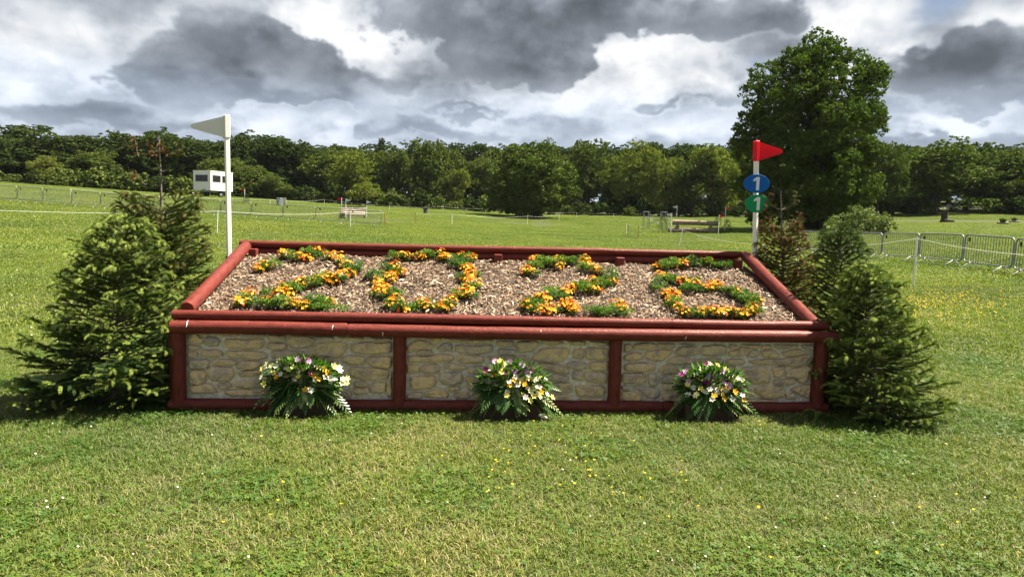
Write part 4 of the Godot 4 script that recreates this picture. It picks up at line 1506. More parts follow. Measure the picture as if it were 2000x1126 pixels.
func make_flags():
	M.socket = plain(lin(0.012, 0.022, 0.018), 0.5)
	M.flag_white = plain(lin(0.66, 0.67, 0.65), 0.5)
	M.flag_red = plain(lin(0.70, 0.016, 0.035), 0.5)
	for m in [M.flag_red, M.flag_white]:
		m.metallic_specular = 0.25
		m.backlight_enabled = true
	M.flag_red.backlight = Color(0.7, 0.1, 0.1)
	M.flag_white.backlight = Color(0.3, 0.3, 0.3)
	flag_post("white_flag_post", "white post with a white pennant behind the jump's corner", Vector2(442, 227), Vector2(447, 488), 1.12, BOX_Z - BOX_D - 0.1, M.flag_white, -1.0, 0.335, 0.225)
	var z := BOX_Z - BOX_D - 0.02
	var t := flag_post("red_flag_post", "white post with a red pennant and two oval number plates", Vector2(1478, 277), Vector2(1475, 503), 1.02, z, M.flag_red, 1.0, 0.275, 0.215)
	for s in [[1478, 358.5, 26.0, 18.5, lin(0.010, 0.10, 0.40), lin(0.55, 0.66, 0.80), "blue oval plate with the number 1"], [1479, 397.5, 24.0, 18.0, lin(0.012, 0.24, 0.10), lin(0.55, 0.72, 0.64), "green oval plate with the number 1"]]:
		var p: Vector3 = on_plane(s[0], s[1], Vector3(0, 0, z + 0.045), Vector3(0, 0, 1))
		var dist := -p.z
		var mb := ellipse_plate(s[2] / FOC * dist, s[3] / FOC * dist, 0.012)
		var pmat := plain(s[4], 0.5)
		pmat.metallic_specular = 0.2
		var pl := part("number_plate", mb, pmat, t)
		pl.set_meta("label", s[6])
		pl.transform = t.transform.affine_inverse() * Transform3D(Basis(Vector3.UP, -0.1), p)
		var nb := MB.new()
		nb.box(Vector3(0.012, 0, 0), Vector3(0.034, 0.145, 0.0016), Color.WHITE)
		var za := Vector3(0, 0, 0.0008)
		nb.quad(Vector3(-0.005, 0.0725, 0) + za, Vector3(-0.005, 0.036, 0) + za, Vector3(-0.040, 0.022, 0) + za, Vector3(-0.040, 0.046, 0) + za, Color.WHITE, Vector3(0, 0, 1))
		var nm := part("numeral", nb, plain(s[5], 0.5), pl)
		nm.position = Vector3(0, 0, 0.0072)

# ---------------------------------------------------------------- crowd barriers
func barrier_proto() -> Node3D:
	var t := thing("crowd_barrier", "x", "barrier")
	var w := 2.22
	var r := 0.14
	var path := []
	for c in [[-1, 1], [1, 1], [1, -1], [-1, -1]]:
		var cx: float = c[0] * (w * 0.5 - r)
		var cy: float = 0.64 + c[1] * (0.45 - r)
		var a0: float = {"-11": PI, "11": PI * 0.5, "1-1": 0.0, "-1-1": -PI * 0.5}["%d%d" % [c[0], c[1]]]
		for i in 5:
			var a := a0 - i / 4.0 * PI * 0.5
			path.append(Vector3(cx + cos(a) * r, cy + sin(a) * r, 0))
	path.append(path[0])
	var rad := []
	for p in path:
		rad.append(0.024)
	var mb := MB.new()
	mb.tube(path, rad, 7, Color.WHITE, false)
	part("frame", mb, M.steel, t)
	var bar := MB.new()
	bar.tube([Vector3(0, 0.2, 0), Vector3(0, 1.08, 0)], [0.011, 0.011], 5, Color.WHITE, false)
	var bm := bar.mesh()
	for i in 17:
		var o := put("bar", bm, M.steel, t)
		o.position.x = lerpf(-w * 0.5 + 0.12, w * 0.5 - 0.12, i / 16.0)
	for s in [-0.72, 0.72]:
		var f := MB.new()
		f.tube([Vector3(s, 0.0, 0.27), Vector3(s, 0.02, 0.26), Vector3(s, 0.2, 0.0), Vector3(s, 0.02, -0.26), Vector3(s, 0.0, -0.27)], [0.018, 0.018, 0.018, 0.018, 0.018], 6, Color.WHITE)
		part("foot", f, M.steel, t)
	for s in [-1.0, 1.0]:
		var h := MB.new()
		h.tube([Vector3(s * (w * 0.5 + 0.02), 0.45, 0.0), Vector3(s * (w * 0.5 + 0.045), 0.5, 0.0), Vector3(s * (w * 0.5 + 0.02), 0.55, 0.0)], [0.009, 0.009, 0.009], 5, Color.WHITE)
		part("hook", h, M.steel, t)
	var tg := MB.new()
	tg.box(Vector3(-w * 0.5 + 0.24, 0.93, 0.016), Vector3(0.11, 0.13, 0.008), Color.WHITE)
	part("tag", tg, M.dark, t)
	return t

func make_barriers():
	var proto := barrier_proto()
	var first := true
	var rows := [
		["galvanised crowd barrier in the long row before the white trailer", "barriers in the row before the trailer", [[-14, 60.5], [35, 59.5], [85, 58.5], [141, 57.2], [197, 56], [255, 55], [312, 54.2], [371, 53.4], [431, 52.6], [491, 51.9], [552, 51.2], [616, 50.6], [680, 50.0], [745, 49.5]]],
		["galvanised crowd barrier in the curved row beyond the firs", "barriers in the row beyond the firs", [[1556, 38.5], [1610, 36.6], [1664, 34.8], [1728, 32.6], [1801, 30.3], [1888, 27.8], [1988, 25.4], [2100, 23.5]]],
		["spare crowd barrier set behind the curved row, near the leafy bush", "", [[1628, 37.8], [1690, 36.9]]]]
	for r in rows:
		var pts: Array = r[2]
		for i in pts.size() - 1:
			var a := spot(pts[i][0], 430, pts[i][1])
			var b := spot(pts[i + 1][0], 430, pts[i + 1][1])
			var m := (a + b) * 0.5
			m = on_ground(m.x, m.z)
			var d := b - a
			var o: Node3D
			if first:
				o = proto
				first = false
				tag(o, r[0], "barrier", r[1])
			else:
				o = copy(proto, m, 0.0, r[0], r[1])
				if r[1] == "":
					o.remove_meta("group")
			var sx := Vector2(d.x, d.z).length() / 2.30
			var x := d.normalized()
			var zz := x.cross(Vector3.UP).normalized()
			var yy := zz.cross(x)
			o.transform = Transform3D(Basis(x * sx, yy, zz), m)

# ---------------------------------------------------------------- stakes and ropes of the course
func make_stakes():
	var sets := [
		# px, top, base, metres away, kind
		["row before the trailer", [[-60, 406, 0, 33, "w"], [423, 410, 451, 35, "w"], [684, 412, 441, 46, "w"], [752, 414, 438, 49, "o"]]],
		["row far across the field", [[811, 415, 440, 61, "o"], [883, 417, 440, 62, "w"], [1030, 421, 438, 80, "w"], [1092, 418, 431, 95, "w"]]],
		["row below the log jump", [[1225, 436, 459, 57, "w"], [1228, 437, 463, 56.3, "o"], [1248, 440, 468, 51, "o"], [1329, 447, 480, 43, "w"], [1500, 480, 520, 30, "w"]]],
		["row beyond the firs", [[1560, 484, 530, 26, "w"], [1797, 462, 541, 20.5, "w"], [2120, 500, 590, 14.5, "w"]]],
		["row at the edge of the wood", [[138, 371, 386, 78, "w"], [527, 393, 409, 80, "w"], [633, 392, 402, 105, "w"], [760, 403, 414, 98, "w"], [865, 404, 412, 112, "w"], [948, 408, 416, 118, "w"], [1126, 417, 426, 112, "w"], [1198, 419, 427, 112, "w"], [1340, 436, 452, 64, "w"]]]]
	for s in sets:
		var tops := []
		for k in s[1]:
			var p := spot(k[0], 430, k[3])
			var h := clampf(level(k[0], k[1], k[3]) - p.y, 0.7, 1.35)
			var lean := Basis(Vector3(0, 0, 1), rnd(-0.05, 0.05))
			if k[0] == 1329:
				lean = Basis(Vector3(0, 0, 1), -0.17)
			var mb := MB.new()
			var r := 0.022 if k[4] == "w" else 0.028
			mb.tube([Vector3(0, -0.05, 0), Vector3(0, h * 0.5, 0), Vector3(0, h - 0.02, 0), Vector3(0, h, 0)], [r, r, r, r * 0.4], 7, Color.WHITE)
			var hk := MB.new()
			hk.tube([Vector3(0, h - 0.06, 0), Vector3(0.03, h - 0.05, 0.03), Vector3(0.035, h - 0.02, 0.035)], [0.008, 0.007, 0.005], 5, Color.WHITE)
			var o := thing("course_stake", ("white plastic course stake in the %s" if k[4] == "w" else "rusty brown wooden course stake in the %s") % s[0], "stake", p, 0.0, "stakes in the " + s[0])
			o.basis = lean
			part("rod", mb, M.white if k[4] == "w" else M.orange_stake, o)
			part("hook", hk, M.white if k[4] == "w" else M.orange_stake, o)
			tops.append(p + lean * Vector3(0, h - 0.05, 0))
		for i in tops.size() - 1:
			var a: Vector3 = tops[i]
			var b: Vector3 = tops[i + 1]
			if a.distance_to(b) > 60.0:
				continue
			var path := []
			var rad := []
			for j in 13:
				var u := j / 12.0
				path.append(a.lerp(b, u) - Vector3.UP * sin(u * PI) * minf(0.22, a.distance_to(b) * 0.012))
				rad.append(0.0055)
			var mb := MB.new()
			mb.tube(path, rad, 5, Color.WHITE)
			var o := part("course_rope", mb, M.rope)
			tag(o, "thin white rope strung between stakes in the %s" % s[0], "rope", "ropes in the " + s[0])

# ---------------------------------------------------------------- trailer and far jumps
func make_trailer():
	var D := 100.0
	var corner := spot(411, 384, D)
	var t := thing("judges_trailer", "white box trailer with dark windows before the wood", "trailer", corner, deg_to_rad(-28.0))
	# local axes: left face along -x, right face along -z (turned to the camera)
	var w := 3.1
	var l := 3.9
	var y0 := 0.85
	var h := 2.55
	var mb := MB.new()
	mb.box(Vector3(-w * 0.5, y0 + h * 0.5, -l * 0.5), Vector3(w, h, l), Color.WHITE, Basis.IDENTITY, 0.03)
	part("body", mb, M.white, t)
	var rf := MB.new()
	rf.box(Vector3(-w * 0.5, y0 + h + 0.03, -l * 0.5), Vector3(w + 0.08, 0.07, l + 0.08), Color.WHITE, Basis.IDENTITY, 0.01)
	part("roof", rf, M.white, t)
	var glass := plain(lin(0.02, 0.022, 0.025), 0.08)
	var fr := plain(lin(0.6, 0.6, 0.6), 0.5)
	for win in [[0, 0.42, w - 0.42], [1, 0.3, 1.75], [1, 1.95, 3.4]]:
		var c: Vector3
		var sz: Vector3
		var mid: float = (win[1] + win[2]) * 0.5
		var wl: float = win[2] - win[1]
		if win[0] == 0:
			c = Vector3(-mid, y0 + 1.62, 0.01)
			sz = Vector3(wl, 0.95, 0.05)
		else:
			c = Vector3(0.01, y0 + 1.62, -mid)
			sz = Vector3(0.05, 0.95, wl)
		var f := MB.new()
		f.box(c, sz, Color.WHITE)
		var fo := part("window", f, fr, t)
		var g := MB.new()
		g.box(c + (Vector3(0, 0, 0.012) if win[0] == 0 else Vector3(0.012, 0, 0)), sz - (Vector3(0.1, 0.1, -0.01) if win[0] == 0 else Vector3(-0.01, 0.1, 0.1)), Color.WHITE)
		part("pane", g, glass, fo)
	for x in [-0.25, -w + 0.25]:
		var wh := MB.new()
		wh.tube([Vector3(x - 0.1, 0.40, -l * 0.5), Vector3(x - 0.08, 0.40, -l * 0.5), Vector3(x + 0.08, 0.40, -l * 0.5), Vector3(x + 0.1, 0.40, -l * 0.5)], [0.33, 0.40, 0.40, 0.33], 18, Color.WHITE)
		var wo := part("wheel", wh, M.dark, t)
		var rim := MB.new()
		rim.tube([Vector3(x - 0.106, 0.40, -l * 0.5), Vector3(x + 0.106, 0.40, -l * 0.5)], [0.17, 0.17], 14, Color.WHITE)
		part("rim", rim, M.steel, wo)
	var ch := MB.new()
	ch.box(Vector3(-w * 0.5, 0.74, -l * 0.5), Vector3(w * 0.8, 0.14, l * 0.96), Color.WHITE)
	part("chassis", ch, M.steel, t)
	var db := MB.new()
	db.tube([Vector3(-w * 0.5, 0.42, -0.1), Vector3(-w * 0.5, 0.42, 1.4), Vector3(-w * 0.5, 0.38, 1.6)], [0.06, 0.05, 0.07], 6, Color.WHITE)
	part("drawbar", db, M.steel, t)
	for c in [[-0.3, -0.2], [-w + 0.3, -0.2]]:
		var lg := MB.new()
		lg.tube([Vector3(c[0], 0.0, c[1]), Vector3(c[0], 0.84, c[1])], [0.04, 0.04], 6, Color.WHITE)
		part("jack", lg, M.steel, t)

func small_flag(at: Vector3, h: float, mat: Material, dirx: float, label: String):
	var t := thing("course_flag", label, "flag", at, 0.0, "far course flags")
	var mb := MB.new()
	mb.tube([Vector3(0, 0, 0), Vector3(0, h, 0)], [0.03, 0.03], 6, Color.WHITE)
	part("pole", mb, M.white, t)
	var f := MB.new()
	pennant(f, Vector3(0, h - 0.13, 0), dirx, 0.42, 0.28, 0.012)
	part("pennant", f, mat, t)

func little_fir(at: Vector3, h: float, label: String):
	var t := thing("small_fir", label, "fir tree", at, rnd(0, TAU))
	var mb := MB.new()
	mb.tube([Vector3.ZERO, Vector3(0, h, 0)], [0.03, 0.006], 5, Color.WHITE)
	part("trunk", mb, M.fir_bark, t)
	var nd := MB.new()
	for i in 420:
		var f := rnd(0.02, 1.0)
		var a := rnd(0, TAU)
		var L := h * 0.48 * (1.0 - f) + 0.06
		var d := Vector3(cos(a), rnd(-0.2, 0.5), sin(a)).normalized()
		var p := Vector3(0, f * h, 0) + d * L * rnd(0.25, 0.9)
		var q := Vector3(0.04, 0.07, 0.022) * rnd(0.6, 1.5)
		leaf_quad(nd, p, (d + Vector3(rnd(-0.5, 0.5), rnd(-0.5, 0.3), rnd(-0.5, 0.5))).normalized(), Vector3.UP, rnd(0.1, 0.22), 0.05, Color(q.x, q.y, q.z))
	stuff(part("needles", nd, M.needle, t))

func make_far_things():
	# big log jump
	var D := 62.0
	var L := spot(1305, 445, D)
	var R := spot(1400, 448, D)
	var mid := on_ground((L.x + R.x) * 0.5, (L.z + R.z) * 0.5)
	var half := L.distance_to(R) * 0.5
	var t := thing("log_jump", "weathered double log jump beyond the field", "jump", mid, -atan2(R.z - L.z, R.x - L.x))
	var lm := plain(lin(0.36, 0.29, 0.23), 0.9)
	lm.uv1_scale = Vector3(0.4, 1, 1)
	lm.albedo_texture = M.wood.albedo_texture
	for e in [[-half, half * 0.98, 0.22, 0.20, 0.25], [-half * 0.82, half * 1.05, 0.86, 0.22, 0.0]]:
		var mb := MB.new()
		mb.tube([Vector3(e[0], e[2], e[4]), Vector3(e[0] + 0.05, e[2], e[4]), Vector3(0, e[2] + 0.02, e[4]), Vector3(e[1] - 0.05, e[2], e[4]), Vector3(e[1], e[2], e[4])], [e[3] * 0.9, e[3] * 1.05, e[3], e[3] * 0.93, e[3] * 0.8], 14, Color.WHITE, true, 0.03, rng)
		part("log", mb, lm, t)
	for x in [-half * 0.6, half * 0.75]:
		var mb := MB.new()
		mb.tube([Vector3(x, 0.52, 0.6), Vector3(x, 0.52, -0.7)], [0.17, 0.17], 12, Color.WHITE)
		part("support", mb, lm, t)
	little_fir(on_ground(L.x - 0.5, L.z), 1.5, "small fir at the flowered end of the log jump")
	little_fir(on_ground(R.x + 0.1, R.z), 1.5, "small fir beside the red flagged end of the log jump")
	little_fir(on_ground(R.x + 0.8, R.z + 0.3), 1.15, "lower fir outermost at the red flagged log jump end")
	small_flag(spot(1311, 440, 60.5), 1.7, M.flag_white, -1.0, "white flag on a pole before the log jump end")
	small_flag(spot(1321, 440, 65.5), 2.3, M.flag_white, -1.0, "white flag on a pole behind the log jump end")
	small_flag(spot(1404, 440, 60.5), 1.6, M.flag_red, 1.0, "red flag on a pole before the log jump")
	small_flag(spot(1416, 440, 65.5), 2.2, M.flag_red, 1.0, "red flag on a pole behind the log jump")
	# scaffold tower
	var s := spot(1279, 437, 70.0)
	t = thing("scaffold_stand", "low metal scaffold stand beside the log jump", "scaffold", s, -0.15)
	var hw := 1.12
	for x in [-hw, -hw + 0.5, hw - 0.5, hw]:
		for z in [-0.5, 0.5]:
			var mb := MB.new()
			mb.tube([Vector3(x, 0, z), Vector3(x, 1.72, z)], [0.028, 0.028], 6, Color.WHITE)
			part("upright", mb, M.steel, t)
	for y in [0.45, 1.15, 1.66]:
		for z in [-0.5, 0.5]:
			for e in [[-hw, -hw + 0.5], [hw - 0.5, hw]]:
				var mb := MB.new()
				mb.tube([Vector3(e[0], y, z), Vector3(e[1], y, z)], [0.022, 0.022], 6, Color.WHITE)
				part("crossbar", mb, M.steel, t)
	for z in [-0.5, 0.5]:
		for e in [[0.45, 1.05], [1.05, 0.45]]:
			var mb := MB.new()
			mb.tube([Vector3(-hw + 0.5, e[0], z), Vector3(hw - 0.5, e[1], z)], [0.02, 0.02], 6, Color.WHITE)
			part("brace", mb, M.steel, t)
	var pb := MB.new()
	pb.box(Vector3(0, 1.12, 0), Vector3(hw * 2 - 0.9, 0.05, 0.95), Color.WHITE)
	part("platform", pb, plain(lin(0.6, 0.6, 0.58), 0.7), t)
	var lad := MB.new()
	lad.tube([Vector3(hw + 0.05, 1.2, 0), Vector3(hw + 0.75, 0.0, 0)], [0.05, 0.05], 5, Color.WHITE)
	part("ladder", lad, M.steel, t)
	# pale rounded jump in front of the wood
	var p := spot(690, 405, 66.0)
	t = thing("brush_jump", "pale timber jump topped with brush between flags", "jump", p, 0.05)
	var bw := 1.12
	for i in 4:
		var mb := MB.new()
		mb.tube([Vector3(-bw, 0.28 + 0.19 * i, 0.3 - 0.12 * i), Vector3(bw, 0.28 + 0.19 * i, 0.3 - 0.12 * i)], [0.1, 0.1], 10, Color.WHITE)
		part("rail", mb, plain(lin(0.5, 0.42, 0.34) * (1.0 if i % 2 else 0.9), 0.8), t)
	for x in [-bw + 0.1, bw - 0.1]:
		var mb := MB.new()
		mb.box(Vector3(x, 0.4, -0.15), Vector3(0.12, 0.8, 0.5), Color.WHITE)
		part("leg", mb, M.wood, t)
	var br := MB.new()
	for i in 500:
		var q := Vector3(0.04, 0.06, 0.02) * rnd(0.6, 1.5)
		leaf_quad(br, Vector3(rnd(-bw, bw), rnd(0.85, 1.05), rnd(-0.25, 0.0)), Vector3(rnd(-1, 1), rnd(0.2, 1.2), rnd(-1, 1)).normalized(), Vector3.RIGHT, rnd(0.1, 0.2), 0.05, Color(q.x, q.y, q.z))
	stuff(part("brush", br, M.leaf, t))
	small_flag(spot(667, 405, 67), 1.75, M.flag_red, -1.0, "red flag on a pole at the brush jump")
	small_flag(spot(675, 405, 61), 1.75, M.flag_white, 1.0, "white flag on a pole in front of the brush jump")
	small_flag(spot(716, 405, 69), 1.6, M.flag_white, 1.0, "white flag on a pole behind the brush jump")
	small_flag(spot(477.5, 388, 88), 1.5, M.flag_red, -1.0, "red flag on a pole beside the white trailer")
	little_fir(spot(481, 396, 82), 1.0, "small fir beside the red flag near the trailer")
	little_fir(spot(668, 410, 60), 0.6, "tiny fir at the foot of the brush jump")
	# notice board
	p = spot(549, 400, 82.0)
	t = thing("notice_board", "white notice board standing on the grass near the trailer", "board", p, 0.2)
	for k in 3:
		var mb := MB.new()
		mb.box(Vector3(-0.36 + 0.36 * k, 0.5, 0.06 if k == 1 else 0.0), Vector3(0.33, 0.85, 0.05), Color.WHITE, Basis(Vector3.UP, [0.5, 0.0, -0.5][k]), 0.005)
		part("panel", mb, [plain(lin(0.05, 0.07, 0.09), 0.5), M.white, plain(lin(0.4, 0.42, 0.42), 0.5)][k], t)
	p = spot(831, 413, 92.0)
	t = thing("waste_bin", "dark bin standing alone on the far grass", "bin", p)
	var bn := MB.new()
	bn.tube([Vector3(0, 0.0, 0), Vector3(0, 0.6, 0)], [0.26, 0.32], 12, Color.WHITE)
	part("drum", bn, plain(lin(0.06, 0.065, 0.08), 0.6), t)
	var rm := MB.new()
	rm.tube([Vector3(0, 0.6, 0), Vector3(0, 0.66, 0)], [0.345, 0.345], 12, Color.WHITE)
	part("rim", rm, M.dark, t)
	# jumps at the far side beyond the big tree
	p = spot(1845, 437, 98.0)
	t = thing("stump_jump", "dark carved stump jump on the far grass", "jump", p)
	var sm := MB.new()
	sm.tube([Vector3(0, 0, 0), Vector3(0, 0.35, 0), Vector3(-0.05, 0.8, 0), Vector3(0, 1.25, 0)], [0.55, 0.38, 0.33, 0.36], 12, Color.WHITE, true, 0.12, rng)
	part("stump", sm, M.bark, t)
	var sl := MB.new()
	sl.tube([Vector3(-0.3, 0.25, 0.2), Vector3(1.0, 0.16, 0.25)], [0.26, 0.16], 10, Color.WHITE, true, 0.08, rng)
	part("log", sl, M.bark, t)
	for q in [[1958, 442, 92.0, 0.55, "small log pile jump with greenery nearest the white rope"], [1981, 437, 101.0, 0.5, "small log pile jump farthest out on the grass"]]:
		p = spot(q[0], q[1], q[2])
		t = thing("log_pile", q[4], "jump", p)
		var a := MB.new()
		a.tube([Vector3(-0.55, 0.12, 0), Vector3(0.6, 0.14, 0.1)], [0.14, 0.12], 9, Color.WHITE, true, 0.05, rng)
		part("log", a, lm, t)
		var gsh := MB.new()
		for i in 160:
			var c := Vector3(0.045, 0.075, 0.025) * rnd(0.6, 1.4)
			leaf_quad(gsh, Vector3(rnd(-0.25, 0.25), rnd(0.1, 0.25), rnd(-0.1, 0.1)), Vector3(rnd(-0.5, 0.5), 1, rnd(-0.5, 0.5)).normalized(), Vector3.RIGHT, rnd(0.15, q[3]), 0.06, Color(c.x, c.y, c.z))
		stuff(part("greenery", gsh, M.leaf, t))
	# white picket gate
	for e in [[1847.5, 1872.0, "white picket fence panel beside the gap at the wood"], [1880.5, 1905.0, "white picket fence panel farther along the wood edge"]]:
		var a := spot(e[0], 415, 138.0)
		var b := spot(e[1], 415, 138.0)
		var m := on_ground((a.x + b.x) * 0.5, (a.z + b.z) * 0.5)
		t = thing("picket_fence", e[2], "fence", m, -atan2(b.z - a.z, b.x - a.x))
		var w := a.distance_to(b)
		var n := 12
		var pk := MB.new()
		pk.box(Vector3(0, 0.45, 0), Vector3(w / n * 0.72, 0.85, 0.03), Color.WHITE)
		var pm := pk.mesh()
		for i in n:
			var o := put("picket", pm, M.white, t)
			o.position.x = -w * 0.5 + (i + 0.5) * w / n
		for y in [0.3, 0.7]:
			var r := MB.new()
			r.box(Vector3(0, y, -0.035), Vector3(w, 0.08, 0.03), Color.WHITE)
			part("rail", r, M.white, t)
		var gp := MB.new()
		gp.box(Vector3((w * 0.5 + 0.08) * (1.0 if e[0] < 1860 else -1.0), 0.65, 0), Vector3(0.14, 1.3, 0.14), Color.WHITE)
		part("gate_post", gp, M.white, t)

# ---------------------------------------------------------------- trees
func leaf_clump(pal: Array, leaf: float, rad: float, n: int) -> ArrayMesh:
	var mb := MB.new()
	for i in n:
		var d := Vector3(rng.randfn(), rng.randfn(), rng.randfn()).normalized()
		var p := d * rad * pow(rng.randf(), 0.5)
		p.y *= 0.7
		var up := (d * 0.5 + Vector3(rnd(-1, 1), rnd(-0.2, 1.2), rnd(-1, 1))).normalized()
		var x := up.cross(Vector3(rnd(-1, 1), rnd(-1, 1), rnd(-1, 1))).normalized()
		var z := x.cross(up)
		var s := leaf * rnd(0.6, 1.25)
		var q: Vector3 = pal[0].lerp(pal[1], rng.randf()) * rnd(0.8, 1.2)
		var c := Color(q.x, q.y, q.z)
		mb.tri(p - x * s * 0.5, p + z * s * 0.42 + up * s * 0.08, p + x * s * 0.5, c)
		mb.tri(p - x * s * 0.5, p + x * s * 0.5, p - z * s * 0.42 + up * s * 0.08, c)
	return mb.mesh()

const PALETTE := {
	"d": [Vector3(0.032, 0.047, 0.016), Vector3(0.062, 0.080, 0.024)],
	"m": [Vector3(0.060, 0.082, 0.021), Vector3(0.110, 0.128, 0.036)],
	"y": [Vector3(0.120, 0.138, 0.028), Vector3(0.190, 0.195, 0.050)],
	"b": [Vector3(0.055, 0.080, 0.021), Vector3(0.110, 0.135, 0.038)],
	"s": [Vector3(0.11, 0.14, 0.050), Vector3(0.20, 0.22, 0.11)]}

func crown_mesh(lobes: Array, temps: Array, per_m2: float, puff: float, sd: int) -> ArrayMesh:
	# lobes carry rounded puffs, puffs carry clumps of leaves on their outer sides
	var nz := FastNoiseLite.new()
	nz.seed = sd
	nz.frequency = 0.35 / puff
	var st := SurfaceTool.new()
	st.begin(Mesh.PRIMITIVE_TRIANGLES)
	for li in lobes.size():
		var c: Vector3 = lobes[li][0]
		var r: Vector3 = lobes[li][1]
		var mean := (r.x + r.y + r.z) / 3.0
		var count := int(clampf(3.0 * mean * mean / (puff * puff), 5.0, 60.0))
		for i in count:
			var y := 1.0 - 2.0 * (i + 0.5) / count
			var a := i * 2.39996 + rnd(-0.5, 0.5)
			var d := Vector3(cos(a) * sqrt(1.0 - y * y), y, sin(a) * sqrt(1.0 - y * y))
			var pc := c + d * r * rnd(0.70, 1.10) * (1.0 + 0.25 * nz.get_noise_3dv(c + d * r))
			if nz.get_noise_3dv(pc * 1.3) < -0.45:
				continue
			var deep := false
			for lj in lobes.size():
				if lj != li:
					var e: Vector3 = (pc - lobes[lj][0]) / lobes[lj][1]
					if e.length_squared() < 0.40:
						deep = true
						break
			if deep and rng.randf() < 0.8:
				continue
			var pr := puff * rnd(0.65, 1.3)
			for j in int(4.0 * PI * pr * pr * per_m2):
				var q := Vector3(rng.randfn(), rng.randfn() * 0.8, rng.randfn()).normalized()
				if q.dot(d) < -0.35 and rng.randf() < 0.7:
					continue
				var p := pc + q * pr * Vector3(1.15, 0.8, 1.15) * rnd(0.65, 1.05)
				st.append_from(temps[rng.randi() % temps.size()], 0, Transform3D(Basis(Vector3.UP, rnd(0, TAU)).scaled(Vector3.ONE * rnd(0.7, 1.3)), p))
	return st.commit()

func trunk_mesh(h: float, r: float, lobes: Array, fork: float) -> ArrayMesh:
	var mb := MB.new()
	var path := []
	var rad := []
	for i in 7:
		var f := i / 6.0
		path.append(Vector3(rnd(-0.1, 0.1) * f * r * 4.0, -0.3 + (h + 0.3) * f, rnd(-0.1, 0.1) * f * r * 4.0))
		rad.append(r * (1.55 if i == 0 else 1.1 if i == 1 else 1.0) * (1.0 - 0.75 * f))
	mb.tube(path, rad, 9, Color.WHITE, true, 0.05, rng)
	for lb in lobes:
		var e: Vector3 = lb[0]
		var b := Vector3(0, lerpf(fork, maxf(fork, e.y * 0.75), 0.5), 0)
		if e.y < fork * 0.8:
			continue
		var m := b.lerp(e, 0.5) + Vector3(0, (e.y - b.y) * 0.12, 0)
		mb.tube([b, m, e], [r * 0.42, r * 0.26, r * 0.08], 6, Color.WHITE, false)
	return mb.mesh()

func zone(px: float) -> String:
	for z in [[170, "around the flat topped pine"], [370, "between the pine and the trailer"], [480, "behind the white trailer"], [620, "behind the notice board"], [780, "around the pointed conifer"], [960, "between the pointed conifer and the round lone tree"], [1130, "behind the round lone tree"], [1290, "beyond the scaffold stand"], [1450, "beyond the log jump"], [1745, "behind the huge lone tree"]]:
		if px < z[0]:
			return z[1]
	return "beside the white picket fence"

